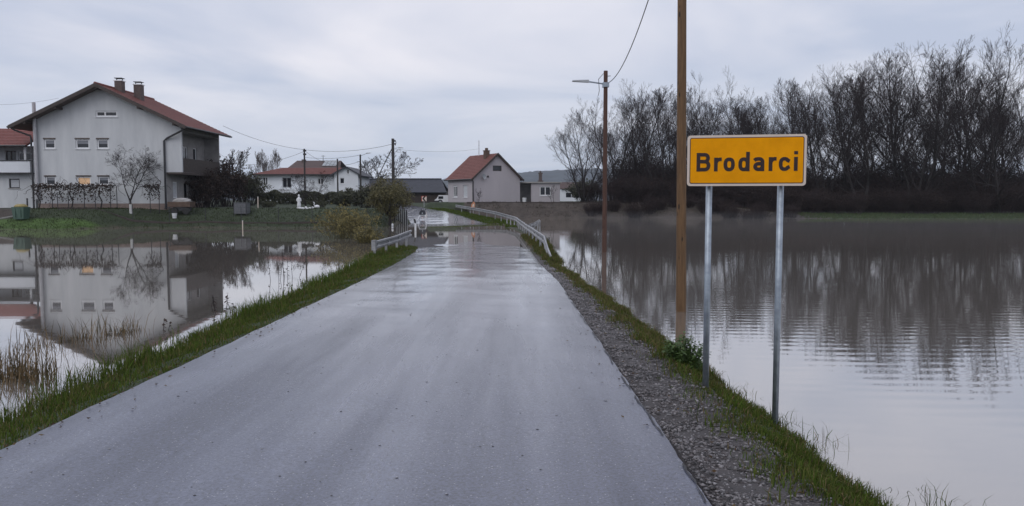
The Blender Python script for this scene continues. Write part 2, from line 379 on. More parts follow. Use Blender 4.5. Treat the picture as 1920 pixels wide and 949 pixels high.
def ground(x, y):
    x = np.asarray(x, float); y = np.asarray(y, float)
    base = -1.2 + 0*x
    # yard side on the left
    s = 60.6 - 3.6 / (1 + np.exp((x + 31.5) * 1.5)) + 0.5*vnoise(x, y*0, 0.35, 2) + 0.6*np.clip((x + 20) / 8, 0, 1)
    ty = (y - s) / 4.6
    yard = np.where(ty < 0, np.maximum(ty * 4.6 * 0.22, -1.2), np.where(ty < 1, 1.4*ty, 1.4 + np.clip((y - s - 4.6)*0.012, 0, 0.4)))
    cut = np.clip((rl(y) - 0.7 - x) / 1.8, 0, 1)
    yard = np.where(x < rl(y) - 0.7, -1.2 + (yard + 1.2) * cut, -1.2)
    # far bank on the right: earth embankment, then flat meadow under the trees
    k = 1 / (1 + np.exp(-(x - 29) * 0.35))
    sr = 94.0 - 5.5 * k + 0.4*vnoise(x, 0*y, 0.25, 5)
    tr = y - sr
    emb = np.where(tr < 0, np.maximum(tr*0.3, -1.2), np.minimum(tr / 2.4, 1) * 1.85)
    mea = np.where(tr < 0, np.maximum(tr*0.15, -1.2), np.minimum(tr*0.05, 0.5) + np.clip((tr-12)*0.02, 0, 0.5))
    right = emb*(1-k) + mea*k
    right = np.where(x > rr_(y) + 0.3, right, -1.2)
    # road embankment
    dl = np.maximum(rl(y) - x, 0); dr = np.maximum(x - rr_(y), 0)
    z0 = rz(y)
    topl = z0 + np.where((y > 26) & (y < 37.5), 0.10*np.sin(np.clip((y-26)/11.5, 0, 1)*math.pi)*np.clip(dl/0.5, 0, 1), 0)
    bl = topl - 0.04 - np.maximum(topl, 0.10)*np.clip(dl, 0, 1.45)/1.45 - 0.40*np.clip(dl-1.45, 0, 4)
    sh = np.interp(y, [0, 8, 20, 30, 45, 60, 70, 80, 95], [0.75, 0.72, 0.35, 0.25, 0.6, 0.9, 1.6, 1.8, 2.0])
    fw = np.interp(y, [0, 8, 20, 30, 45, 60, 70, 80, 95], [0.85, 0.75, 0.6, 0.6, 0.7, 0.8, 2.5, 3.0, 3.0])
    up = np.interp(y, [0, 24, 30, 40, 46, 60, 70], [0, 0, 0.06, 0.14, 0.14, 0.12, 0])
    ztop = np.maximum(z0, -0.02) + up
    brr = np.where(dr < sh, z0 - 0.035 + (ztop - z0 - 0.015)*np.clip(dr/np.maximum(sh, .01), 0, 1),
                   ztop - 0.05 - np.maximum(ztop, 0.08)*np.clip((dr-sh)/fw, 0, 1) - 0.55*np.clip(dr-sh-fw, 0, 3))
    road = np.where(dl > 0, bl, np.where(dr > 0, brr, z0 - 0.06))
    road = np.where(y > 95, -1.2, road)
    far = np.where(y > 95, np.where(x > 8, -1.2, land(y) - 0.02 - np.clip((x+3)/11, 0, 1)*0.0), -1.2)
    z = np.maximum.reduce([base, yard, right, np.maximum(road, -1.2), far])
    on = (x >= rl(y) - 0.02) & (x <= rr_(y) + 0.02) & (y <= 95)
    z = np.where(on, z0 - 0.06, z)
    bump = 0.03*vnoise(x, y, 2.1, 1) + 0.02*vnoise(x, y, 5.3, 3)
    return z + np.where(on | (y > 94), 0, bump)

def cat_range(*seg):
    a = [np.arange(s[0], s[1], s[2]) for s in seg]
    return np.concatenate(a + [np.array([seg[-1][1]])])
gx = cat_range((-2000,-200,180), (-200,-60,8), (-60,-9,0.7), (-9,4.5,0.13), (4.5,40,0.8), (40,160,6), (160,2000,180))
gy = cat_range((-120,-12,9), (-12,-2,0.7), (-2,40,0.28), (40,112,0.5), (112,180,5), (180,2100,80))
GX, GY = np.meshgrid(gx, gy); GZ = ground(GX, GY)
nx, ny = len(gx), len(gy)
idx = np.arange(nx*ny).reshape(ny, nx)
FQ = np.stack([idx[:-1,:-1], idx[:-1,1:], idx[1:,1:], idx[1:,:-1]], -1).reshape(-1, 4)
# ground cover by place: lawn green, shoulder grit, bare earth embankment, meadow
lawn = np.array([0.036,0.050,0.024]); mud = np.array([0.075,0.062,0.045]); grit = np.array([0.075,0.068,0.070]); earth = np.array([0.075,0.062,0.054])
gc = np.zeros(GX.shape + (3,)) + lawn
drr = GX - rr_(GY)
gc[(drr > -0.1) & (drr < 1.0) & (GY < 30)] = grit
gc[GZ < 0.03] = mud
emb_m = (GY > 87) & (GY < 98.5) & (GX > -6) & (GX < 37) & (GZ > -0.3)
gc[emb_m] = earth
gc[(GX < -38.5) & (GY > 57) & (GY < 64.5)] = np.array([0.06,0.05,0.042])
gpatch = (GX > -39) & (GX < -31.5) & (GY < 59.5)
gc[gpatch & (GZ > 0.03)] = np.array([0.06,0.11,0.022])
gc[(GX > 37) & (GY > 86) & (GY < 99) & (GZ > 0.0)] = np.array([0.045,0.085,0.02])
ter = np_mesh('ground', np.stack([GX, GY, GZ], -1).reshape(-1, 3), FQ, 'ground', colors=gc.reshape(-1, 3))
ter.data.polygons.foreach_set('use_smooth', [True]*len(ter.data.polygons))
tag(ter, kind='structure')

wb = MB(); wb.add([(-420,-110,0),(420,-110,0),(420,118,0),(-420,118,0)], [(0,1,2,3)])
tag(wb.build('flood_water', 'water'), kind='structure')

# road ribbon: edges jittered, a few millimetres of unevenness so the flood line is ragged
rnd = random.Random(7)
rows = []
ys = list(np.arange(-20, 2, 0.8)) + list(np.arange(2, 16, 0.12)) + list(np.arange(16, 30, 0.3)) + list(np.arange(30, 95, 0.5))
for y in ys:
    l = rl(y) + 0.012*vnoise(y, 0.3, 2.1, 1) + 0.010*vnoise(y, 1.0, 13, 4); r = rr_(y) + 0.012*vnoise(y, 0.7, 2.3, 2) + 0.012*vnoise(y, 2.0, 14, 6)
    rows.append((Vector((l, y, 0)), Vector((r, y, 0)), rz(y)))
for (lx, ly, rx, ryy) in ((-16.2,97.6,-13.4,102.0), (-20.5,99.3,-19,104.3), (-27,100.8,-27,106.3), (-60,104,-60,110)):
    rows.append((Vector((lx, ly, 0)), Vector((rx, ryy, 0)), None))
NW = 28; RV = []; RF = []
for (l, r, z) in rows:
    for k in range(NW + 1):
        f = k / NW; p = l.lerp(r, f)
        zz_ = (z if z is not None else float(land(p.y)) + 0.05)
        crown = 0.030 * (1 - (2*f-1)**2) - 0.012
        rut = -0.010*math.exp(-((f-0.3)/0.07)**2) - 0.010*math.exp(-((f-0.68)/0.07)**2)
        un = 0.010*vnoise(p.x, p.y, 0.9, 3) + 0.006*vnoise(p.x, p.y, 2.3, 8) + 0.016*math.exp(-((p.y-36)/5)**2)*vnoise(p.x*0.8, p.y*1.6, 0.9, 5) + 0.010*math.exp(-((p.y-70)/6)**2)*vnoise(p.x*0.7, p.y*1.3, 0.8, 6)
        RV.append((p.x, p.y, zz_ + crown + rut + float(un)))
nr = len(rows)
ri = np.arange(nr*(NW+1)).reshape(nr, NW+1)
RF = np.stack([ri[:-1,:-1], ri[:-1,1:], ri[1:,1:], ri[1:,:-1]], -1).reshape(-1, 4)
RV = np.array(RV)
# broken asphalt edge: a skirt dropping to the verge
RV[:,2][ri[:,0]] -= 0.004; RV[:,2][ri[:,-1]] -= 0.004
sk = RV[np.r_[ri[:,0], ri[:,-1]]].copy(); sk[:,2] -= 0.09; b0 = len(RV); et = RV[np.r_[ri[:,0], ri[:,-1]]].copy(); RV = np.r_[RV, sk, et]
le = np.arange(nr) + b0; re_ = le + nr; lt_ = le + 2*nr; rt_ = le + 3*nr
RF = np.r_[RF, np.stack([le[:-1], lt_[:-1], lt_[1:], le[1:]], -1), np.stack([rt_[:-1], re_[:-1], re_[1:], rt_[1:]], -1)]
road = np_mesh('road', RV, RF, 'asphalt'); tag(road, kind='structure')
road.data.polygons.foreach_set('use_smooth', [i < (nr-1)*NW for i in range(len(road.data.polygons))])

# wooded hills far behind the village
hx = np.linspace(-1900, 1900, 520); hy = np.linspace(1000, 1900, 30)
HX, HY = np.meshgrid(hx, hy)
ridge = 44 + 10*np.sin(HX/240+0.7) + 6*np.sin(HX/97)
HZ = ridge*np.exp(-((HY-1450)/230)**2) + (np.abs(vnoise(HX, HY, 0.15, 3)) + np.abs(vnoise(HX, HY, 0.4, 5)))*3.0 - 1.5
hi_ = np.arange(HX.size).reshape(HX.shape)
hill = np_mesh('hills', np.stack([HX, HY, HZ], -1).reshape(-1, 3), np.stack([hi_[:-1,:-1], hi_[:-1,1:], hi_[1:,1:], hi_[1:,:-1]], -1).reshape(-1, 4), 'hill')
tag(hill, kind='structure')

# ------------------------------------------------------------------ building helpers
X, Y, Z = Vector((1,0,0)), Vector((0,1,0)), Vector((0,0,1))
def wall_panel(mb, O, U, Nn, u0, u1, z0, top, holes, cuts=(), depth=0.14):
    """wall along U from u0 to u1, from z0 up to top(u), with real openings and reveals"""
    O = Vector(O); us = sorted(set([u0, u1, *cuts] + [h[0] for h in holes] + [h[1] for h in holes]))
    zs = sorted(set([z0] + [h[2] for h in holes] + [h[3] for h in holes]))
    pt = lambda u, z, d=0: O + U*u + Z*z - Nn*d
    for ua, ub in zip(us[:-1], us[1:]):
        for za, zb in list(zip(zs[:-1], zs[1:])) + [(zs[-1], None)]:
            um = (ua+ub)/2
            ta, tb = top(ua), top(ub)
            if zb is None: zb = max(ta, tb)
            elif any(h[0] < um < h[1] and h[2] < (za+zb)/2 < h[3] for h in holes): continue
            poly = [(ua,za), (ub,za), (ub,zb), (ua,zb)]; clip = []
            gap = lambda p: ta + (tb-ta)*(p[0]-ua)/(ub-ua) - p[1]
            for i in range(4):
                p, r = poly[i], poly[(i+1) % 4]; gp, gr = gap(p), gap(r)
                if gp >= 0: clip.append(p)
                if gp*gr < 0: f = gp/(gp-gr); clip.append((p[0]+(r[0]-p[0])*f, p[1]+(r[1]-p[1])*f))
            if len(clip) > 2: mb.add([pt(*p) for p in clip], [tuple(range(len(clip)))])
    for (a, b_, c, d) in holes:
        q = [(a,c),(b_,c),(b_,d),(a,d)]
        for i in range(4):
            p, r = q[i], q[(i+1) % 4]
            mb.add([pt(*p), pt(*r), pt(*r, depth), pt(*p, depth)], [(3,2,1,0)])
def window(parent, O, U, Nn, h, frame='white_paint', pane='glass_dark', fw=0.09, mull=(), sill=True, lintel=None, blind=0.0, name='window', depth=0.14):
    a, b_, c, d = h; O = Vector(O)
    pt = lambda u, z, n=0.0: O + U*u + Z*z + Nn*n
    def bar(mb, ua, ub, za, zb, n0, n1):
        mb.hexa([pt(ua,za,n1), pt(ub,za,n1), pt(ub,za,n0), pt(ua,za,n0), pt(ua,zb,n1), pt(ub,zb,n1), pt(ub,zb,n0), pt(ua,zb,n0)])
    f = MB(); n0, n1 = -depth, -depth + 0.07
    e_ = 0.004
    bar(f, a+e_, b_-e_, c+e_, c+fw, n0, n1); bar(f, a+e_, b_-e_, d-fw, d-e_, n0, n1)
    bar(f, a+e_, a+fw, c+fw, d-fw, n0, n1); bar(f, b_-fw, b_-e_, c+fw, d-fw, n0, n1)
    for mm in mull: bar(f, mm-fw*0.5, mm+fw*0.5, c+fw, d-fw, n0, n1)
    fo = f.build(name, frame, parent)
    edges = [a+fw, *mull, b_-fw]
    for i in range(len(edges)-1):
        p = MB(); l_ = edges[i] + (fw*0.5 if i else 0); r_ = edges[i+1] - (fw*0.5 if i < len(edges)-2 else 0)
        bar(p, l_, r_, c+fw, d-fw, n0+0.005, n0+0.03); p.build('pane', pane, fo)
    if blind:
        p = MB(); bar(p, a+fw, b_-fw, d-fw-(d-c)*blind, d-fw, n0+0.032, n0+0.045); p.build('blind', 'blind', fo)
    if sill:
        p = MB(); bar(p, a-0.06, b_+0.06, c-0.06, c-0.002, -0.1, 0.07); p.build('sill', frame if frame != 'black_metal' else 'concrete', fo)
    if lintel:
        p = MB(); bar(p, a-0.05, b_+0.05, d+0.002, d+0.10, -0.02, 0.05); p.build('shutter_box', lintel, fo)
    return fo
def tiled_slope(mb, a, b_, c, d, courses, t=0.12, lift=0.035):
    """roof slope a-b along the eave, d-c along the ridge, as overlapping tile courses"""
    a, b_, c, d = map(Vector, (a, b_, c, d)); n = (b_-a).cross(d-a).normalized()
    mb.hexa([a - n*t, b_ - n*t, c - n*t, d - n*t, a, b_, c, d])
    for i in range(courses):
        f0, f1 = i/courses, (i+1)/courses
        p = [a.lerp(d, f0)+n*lift, b_.lerp(c, f0)+n*lift, b_.lerp(c, f1)+n*0.006, a.lerp(d, f1)+n*0.006]
        q = [a.lerp(d, f0)+n*0.003, b_.lerp(c, f0)+n*0.003]
        mb.add(p + q, [(0,1,2,3), (4,5,1,0)])

# ------------------------------------------------------------------ big white house
GZ0 = 1.40
hc = P(193, 391, 65.0)
big = thing('white_house', 'large white two storey house with red tiled gable roof and brown balcony', 'house', (hc.x, 65.0, GZ0))
def bl_(px, py, D=65.0):
    p = P(px, py, D); return p.x - hc.x, p.z - GZ0
xL = bl_(70, 300)[0]; xR = bl_(311, 300)[0]; xF = bl_(341, 300)[0]
zF = bl_(300, 323)[1]; zE = bl_(340, 236)[1]; zA = bl_(193, 160)[1]; xE0, xE1 = bl_(30, 237)[0], bl_(357, 237)[0]
xA = (xE0 + xE1)/2; DEP = 8.4
zE = 8.2 - GZ0
slope = (zA - zE)/(xA - xE0)
roofz = lambda u: zA - 0.16 - abs(u - xA)*slope
wins = {'low': [(85,104,331,348),(144,170,331,348),(184,204,331,347)], 'mid': [(83,103,261,279),(142,167,261,279),(182,203,261,279)]}
def hole(px0, px1, py0, py1):
    a = bl_(px0, py1); b_ = bl_(px1, py0); return (a[0], b_[0], a[1], b_[1])
H1 = [hole(*q) for q in wins['mid']] + [hole(179.5,219.5,208,219)]
H0 = [hole(*q) for q in wins['low']]
wm = MB()
wall_panel(wm, (0,0,0), X, -Y, xL, xR, 0.45, lambda u: zF, H0)
wall_panel(wm, (0,0,0), X, -Y, xL, xF, zF, roofz, H1, cuts=(xA,))
wm.add([(xL,0,0.45),(xL,DEP,0.45),(xL,DEP,roofz(xL)),(xL,0,roofz(xL))], [(3,2,1,0)])
wm.add([(xL,DEP,0.45),(xR,DEP,0.45),(xF,DEP,roofz(xF)),(xA,DEP,roofz(xA)),(xL,DEP,roofz(xL))], [(4,3,2,1,0)])
fth = 0.22
wm.add([(xF,0,zF),(xF,fth,zF),(xF,fth,roofz(xF)),(xF,0,roofz(xF))], [(0,1,2,3)])
wm.add([(xR,fth,zF),(xF,fth,zF),(xF,fth,roofz(xF)),(xR,fth,roofz(xR))], [(3,2,1,0)])
wm.build('wall', 'plaster_white', big)
pl = MB(); pl.box((xL-0.05,-0.06,-0.5), (xR+0.05,DEP+0.05,0.45)); pl.build('plinth', 'plinth', big)
# right side: ground floor wall under the balcony and the loggia back wall
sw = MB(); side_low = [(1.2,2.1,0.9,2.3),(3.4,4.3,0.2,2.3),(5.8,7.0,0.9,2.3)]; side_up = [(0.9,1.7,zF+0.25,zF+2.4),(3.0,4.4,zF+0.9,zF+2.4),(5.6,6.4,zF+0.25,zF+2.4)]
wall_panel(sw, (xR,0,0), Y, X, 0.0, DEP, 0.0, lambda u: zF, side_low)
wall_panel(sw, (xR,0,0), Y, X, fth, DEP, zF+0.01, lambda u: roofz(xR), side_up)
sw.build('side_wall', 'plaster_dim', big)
for h_ in side_low + side_up: window(big, (xR,0,0), Y, X, h_, sill=False, pane='curtain' if h_ in (side_low[0], side_up[0]) else 'glass_dark')
bs = MB(); bs.box((xR+0.01,fth,zF-0.18), (xF+0.05,DEP,zF)); bs.box((xR+0.012,0.01,zF-0.17), (xF+0.045,fth,zF-0.003)); bs.build('balcony_floor', 'wood_dark', big)
par = thing  # (kept simple: boards hang on a rail)
rail_ = MB(); rail_.box((xF-0.08,fth,zF+1.12), (xF+0.02,DEP,zF+1.20)); rail_.box((xF-0.06,fth,zF+0.06), (xF-0.01,DEP,zF+0.12)); ro = rail_.build('balcony_rail', 'wood_dark', big)
nb = 34
for i in range(nb):
    y0 = fth + (DEP-fth)*i/nb; bd = MB(); bd.box((xF-0.01,y0+0.012,zF+0.02), (xF+0.015,y0+(DEP-fth)/nb-0.012,zF+1.12)); bd.build('board', 'wood_dark', ro)
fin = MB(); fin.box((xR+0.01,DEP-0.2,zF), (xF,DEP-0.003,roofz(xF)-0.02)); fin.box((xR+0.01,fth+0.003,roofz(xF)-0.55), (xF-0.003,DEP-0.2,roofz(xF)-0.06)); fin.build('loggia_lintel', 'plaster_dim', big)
# roof
y0, y1 = -1.05, DEP + 0.9
rf = MB(); tiled_slope(rf, (xE1,y0,zE),(xE1,y1,zE),(xA,y1,zA),(xA,y0,zA), 22)
tiled_slope(rf, (xE0,y1,zE),(xE0,y0,zE),(xA,y0,zA),(xA,y1,zA), 22)
roof = rf.build('roof', 'roof_tile', big)
rg = MB(); rg.tube([(xA,y0-0.02,zA+0.03),(xA,y1,zA+0.03)], 0.12, 8); rg.build('ridge_tiles', 'roof_tile', roof)
for sgn, xe in ((1, xE1), (-1, xE0)):
    fb = MB(); fb.hexa([(xe,y0-0.04,zE-0.26),(xA,y0-0.04,zA-0.26),(xA,y0+0.0,zA-0.26),(xe,y0+0.0,zE-0.26),(xe,y0-0.04,zE+0.05),(xA,y0-0.04,zA+0.05),(xA,y0+0.0,zA+0.05),(xe,y0+0.0,zE+0.05)])
    fb.build('fascia', 'wood_dark', roof)
    sf = MB(); sf.add([(xe,y0,zE-0.17),(xA,y0,zA-0.17),(xA,y1,zA-0.17),(xe,y1,zE-0.17)], [(0,1,2,3)]); sf.build('soffit', 'soffit', roof)
    gu = MB(); gu.tube([(xe+0.06*sgn,y0,zE-0.08),(xe+0.06*sgn,y1,zE-0.08)], 0.075, 8); gu.build('gutter', 'black_metal', roof)
for u in (xA-3.4, xA, xA+3.4, xE0+1.3, xE1-1.0):
    pu = MB(); zz_ = roofz(u) ; pu.box((u-0.09,y0+0.05,zz_-0.26), (u+0.09,-0.01,zz_-0.06)); pu.build('purlin', 'wood_dark', roof)
for (px, pyt, pyb, dd) in ((224.5,153,172,2.2), (260,160,182,3.2)):
    D_ = 65 + dd; u0 = P(px-6.5, 160, D_).x - hc.x; u1 = P(px+6.5, 160, D_).x - hc.x; zt = P(px, pyt, D_).z - GZ0
    zb_ = zA - abs((u0+u1)/2 - xA)*slope
    c_ = MB(); c_.box((u0,dd-0.32,zb_-0.6), (u1,dd+0.32,zt)); ch = c_.build('chimney', 'brick_dark', roof)
    cc = MB(); cc.box((u0-0.05,dd-0.38,zt), (u1+0.05,dd+0.38,zt+0.07)); cc.build('chimney_slab', 'white_paint', ch)
    ct = MB(); ct.box((u0-0.02,dd-0.3,zt+0.24), (u1+0.02,dd+0.3,zt+0.29))
    for uu in (u0+0.03, u1-0.07):
        ct.box((uu,dd-0.05,zt+0.07), (uu+0.04,dd+0.05,zt+0.24))
    ct.build('chimney_cowl', 'black_metal', ch)
for i, h_ in enumerate(H0): window(big, (0,0,0), X, -Y, h_, pane='lit_pane' if i == 1 else 'glass_dark', lintel='soffit', fw=0.11, blind=0 if i == 1 else 0.28)
for i, h_ in enumerate(H1):
    window(big, (0,0,0), X, -Y, h_, lintel='soffit' if i < 3 else None, fw=0.11, mull=((h_[0]*0.58+h_[1]*0.42,) if i == 3 else ()), blind=0.35 if i < 3 else 0)
fl = MB(); fl.tube([(bl_(71,300)[0]-0.02,-0.22,0.8),(bl_(71,300)[0]-0.02,-0.22,zE+2.0)], 0.14, 10); fl.build('flue_pipe', 'pipe_grey', big)
dn = MB(); u = bl_(66,300)[0]; dn.tube([(xE0+0.1,-0.9,zE-0.1),(xE0+0.3,-0.7,zE-0.3),(u-0.15,-0.25,zE-0.75),(u-0.15,-0.2,zE-1.0),(u-0.15,-0.2,0.0)], 0.075, 8); dn.build('downpipe', 'black_metal', big)
dn = MB(); dn.tube([(xE1-0.1,-0.9,zE-0.1),(xE1-0.5,-0.6,zE-0.35),(xR-0.02+0.25,-0.14,zE-0.92),(xR-0.05,-0.13,zE-1.15),(xR-0.05,-0.13,0.0)], 0.085, 8); dn.build('downpipe', 'black_metal', big)

# annex on the left with its own roof and white balcony
ax1 = P(64, 300, 66.5).x; ax0 = ax1 - 9.0
an = thing('house_annex', 'white annex with red roof and white balcony beside the large house', 'house', (ax1, 66.5, GZ0))
az = lambda py, D=66.5: P(20, py, D).z - GZ0
axx = lambda px, D=66.5: P(px, 300, D).x - ax1
wl = MB(); hw = [(axx(15), axx(35), az(353), az(335))]
wall_panel(wl, (0,0,0), X, -Y, -9.0, -0.02, -0.4, lambda u: az(326), hw)
wall_panel(wl, (0,1.3,0), X, -Y, -9.0, -0.02, az(326), lambda u: az(272), [(axx(16), axx(42), az(300), az(284)), (axx(-8), axx(12), az(318), az(281))])
wl.add([(-0.02,0,-0.4),(-0.02,6,-0.4),(-0.02,6,az(272)),(-0.02,1.3,az(272)),(-0.02,1.3,az(326)),(-0.02,0,az(326))], [(0,1,2,3,4,5)])
wl.build('wall', 'plaster_white', an)
window(an, (0,0,0), X, -Y, hw[0], frame='black_metal', pane='curtain')
window(an, (0,1.3,0), X, -Y, (axx(16), axx(42), az(300), az(284)), mull=(axx(31),))
window(an, (0,1.3,0), X, -Y, (axx(-8), axx(12), az(318), az(281)), frame='wood_dark', sill=False, name='balcony_door', mull=(axx(2),))
bp_ = MB(); bp_.box((-9.0,-0.62,az(324)), (0.0,-0.5,az(303))); bp_.box((-0.12,-0.5,az(324)), (0.0,1.28,az(303))); bp_.build('balcony_parapet', 'plaster_bright', an)
bf = MB(); bf.box((-9.0,-0.66,az(326)), (0.04,1.29,az(324)-0.01)); bf.build('balcony_floor', 'black_metal', an)
br = MB(); br.box((-9.0,-0.66,az(303)), (0.03,-0.46,az(301))); br.build('balcony_rail', 'black_metal', an)
po = MB(); po.box((axx(52),-0.5,az(303)), (axx(56),-0.35,az(274))); po.build('balcony_post', 'plaster_white', an)
r_ = MB(); tiled_slope(r_, (-9.5,-0.95,az(274)),(-0.05,-0.95,az(274)),(-0.35,3.2,az(246,70)+0.2),(-9.5,3.2,az(246,70)+0.2), 11); r_.build('roof', 'roof_tile', an)
gt_ = MB(); gt_.tube([(-9.5,-1.0,az(275)),(-0.05,-1.0,az(275))], 0.08, 8); gt_.build('gutter', 'black_metal', an)

# ------------------------------------------------------------------ small pinkish house on the embankment
TH = math.radians(31); corner = P(887, 381, 97.0); SZ = 1.72
sm = thing('pink_house', 'small pale pink house with steep red gable roof on the embankment', 'house', (corner.x, 97.0, SZ), TH)
Wd, Ln = 6.9, 7.0; zEv, zAp = 5.05 - SZ, 8.05 - SZ
# local x along the gable (to the right), local y along the ridge (away)
gtop = lambda u: zEv + (zAp - zEv)*(1 - abs(u - Wd/2)/(Wd/2)) - 0.1
sm_w = MB(); gh = [(2.85, 4.15, zEv+0.75, zEv+1.45)]
wall_panel(sm_w, (0,0,0), X, -Y, 0, Wd, -0.2, gtop, gh, cuts=(Wd/2,))
sh_ = [(2.9, 4.1, 0.75, 2.25), (0.9, 2.1, 0.75, 2.25)]
wall_panel(sm_w, (0,Ln,0), -Y, -X, 0, Ln, -0.2, lambda u: zEv, [(Ln-b_, Ln-a, c, d) for (a, b_, c, d) in ((1.5,2.7,0.75,2.3),(4.3,5.5,0.75,2.3))])
sm_w.add([(0,Ln,-0.2),(Wd,Ln,-0.2),(Wd,Ln,zEv),(Wd/2,Ln,zAp-0.1),(0,Ln,zEv)], [(4,3,2,1,0)])
sm_w.add([(Wd,0,-0.2),(Wd,Ln,-0.2),(Wd,Ln,zEv),(Wd,0,zEv)], [(0,1,2,3)])
sm_w.build('wall', 'plaster_pink', sm)
window(sm, (0,0,0), X, -Y, gh[0], frame='wood_dark', fw=0.08, sill=False)
window(sm, (0,Ln,0), -Y, -X, (Ln-2.7, Ln-1.5, 0.75, 2.3), pane='curtain', fw=0.07)
window(sm, (0,Ln,0), -Y, -X, (Ln-5.5, Ln-4.3, 0.75, 2.3), mull=(Ln-4.9,), fw=0.16)
ov = 0.35; sl = (zAp - zEv)/(Wd/2)
r_ = MB()
tiled_slope(r_, (-ov,Ln+0.3,zEv-ov*sl),(-ov,-0.3,zEv-ov*sl),(Wd/2,-0.3,zAp),(Wd/2,Ln+0.3,zAp), 16)
tiled_slope(r_, (Wd+ov,-0.3,zEv-ov*sl),(Wd+ov,Ln+0.3,zEv-ov*sl),(Wd/2,Ln+0.3,zAp),(Wd/2,-0.3,zAp), 16)
sr_ = r_.build('roof', 'roof_tile_old', sm)
for s_, xe in ((1, -ov), (-1, Wd+ov)):
    fb = MB(); fb.hexa([(xe,-0.36,zEv-ov*sl-0.24),(Wd/2,-0.36,zAp-0.24),(Wd/2,-0.30,zAp-0.24),(xe,-0.30,zEv-ov*sl-0.24),(xe,-0.36,zEv-ov*sl+0.05),(Wd/2,-0.36,zAp+0.06),(Wd/2,-0.30,zAp+0.06),(xe,-0.30,zEv-ov*sl+0.05)]); fb.build('fascia', 'wood_dark', sr_)
    gu = MB(); gu.tube([(xe-0.07*s_,-0.3,zEv-ov*sl-0.03),(xe-0.07*s_,Ln+0.3,zEv-ov*sl-0.03)], 0.08, 8); gu.build('gutter', 'black_metal', sr_)
c_ = MB(); c_.box((Wd/2-0.8,1.5,zAp-0.7), (Wd/2-0.2,2.1,zAp+0.35)); c_.box((Wd/2-0.85,1.45,zAp+0.352), (Wd/2-0.15,2.15,zAp+0.45)); c_.box((Wd/2-0.65,1.65,zAp+0.45), (Wd/2-0.35,1.95,zAp+0.75)); c_.build('chimney', 'rust_brown', sr_)
an_ = MB(); an_.tube([(Wd/2-0.2,4.4,zAp-0.3),(Wd/2-0.2,4.4,zAp+1.9)], 0.05, 5); an_.build('aerial_mast', 'pipe_grey', sr_)
dp = MB(); dp.tube([(-ov+0.02,-0.15,zEv-ov*sl-0.05),(-0.06,-0.12,zEv-0.55),(-0.06,-0.12,-0.2)], 0.085, 8); dp.build('downpipe', 'black_metal', sm)
ds = MB(); ds.lathe((0,0,0), [(0.02,0.0),(0.22,0.03),(0.38,0.12),(0.36,0.13),(0.2,0.05),(0.02,0.02)], 14)
rot = Matrix.Rotation(math.radians(80), 4, 'X') @ Matrix.Rotation(math.radians(25), 4, 'Y'); ds.v = [tuple(rot @ Vector(p) + Vector((1.35,-0.32,zEv+0.0))) for p in ds.v]
ds.tube([(1.35,-0.3,zEv),(1.35,0.0,zEv-0.1)], 0.03, 5); ds.build('satellite_dish', 'sheet_grey', sm)
lp_ = MB(); lp_.ball((2.1,-0.08,zEv+0.05), 0.13, 8, 5); lp_.build('wall_lamp', 'black_metal', sm)

# flat roofed annex right of it
fa = P(977, 379, 101.5); ann = thing('flat_annex', 'low flat roofed pink annex with porch and white framed window', 'house', (fa.x, 101.5, SZ), math.radians(4))
fx = lambda px: PX(px, 101.5) - fa.x; fz = lambda py: P(1000, py, 101.5).z - SZ
wa = MB(); fh = [(fx(1012), fx(1033), fz(367), fz(349.5))]
wall_panel(wa, (0,0,0), X, -Y, fx(996), fx(1050), -0.2, lambda u: fz(343.5), fh)
wa.add([(fx(1050),0,-0.2),(fx(1050),5,-0.2),(fx(1050),5,fz(343.5)),(fx(1050),0,fz(343.5))], [(0,1,2,3)])
wa.add([(fx(996),0,-0.2),(fx(996),2.2,-0.2),(fx(996),2.2,fz(343.5)),(fx(996),0,fz(343.5))], [(3,2,1,0)])
wa.build('wall', 'plaster_pink', ann)
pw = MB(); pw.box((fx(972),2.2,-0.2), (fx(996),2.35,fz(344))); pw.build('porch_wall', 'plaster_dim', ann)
window(ann, (0,0,0), X, -Y, fh[0], mull=((fx(1012)+fx(1033))/2,), fw=0.12)
ra = MB(); ra.box((fx(970),-0.25,fz(343.5)+0.004), (fx(1053),5.2,fz(341))); ra.build('flat_roof', 'concrete', ann)
ch = MB(); u = fx(1016); ch.box((u-0.35,1.5,fz(341)), (u+0.35,2.2,fz(338))); ch.box((u-0.2,1.6,fz(338)), (u+0.2,2.1,fz(325))); ch.box((u-0.28,1.55,fz(325)), (u+0.28,2.15,fz(323))); ch.box((u-0.1,1.75,fz(323)), (u+0.1,1.95,fz(319.5))); ch.build('chimney', 'brick_dark', ann)
bk = thing('porch_bucket', 'white bucket standing in the porch of the flat annex', 'bucket', (PX(983, 101.0), 101.0, SZ-0.05))
q = MB(); q.lathe((0,0,0), [(0.24,0),(0.3,0.75),(0.31,0.78),(0.27,0.78),(0.24,0.6)], 12); q.build('pail', 'white_paint', bk)
q = MB(); q.tube([(-0.3,0,0.76),(-0.2,0,0.98),(0,0,1.05),(0.2,0,0.98),(0.3,0,0.76)], 0.015, 5); q.build('handle', 'black_metal', bk)

# coping along the top of the earth embankment
cp2 = MB(); cp2.slab([(-5.6,96.35,1.90),(15,96.35,1.90),(15,96.75,1.90),(-5.6,96.75,1.90)], 0.24)
tag(cp2.build('retaining_wall', 'wood_dark'), 'long low dark wall coping along the top of the earth embankment', 'wall')

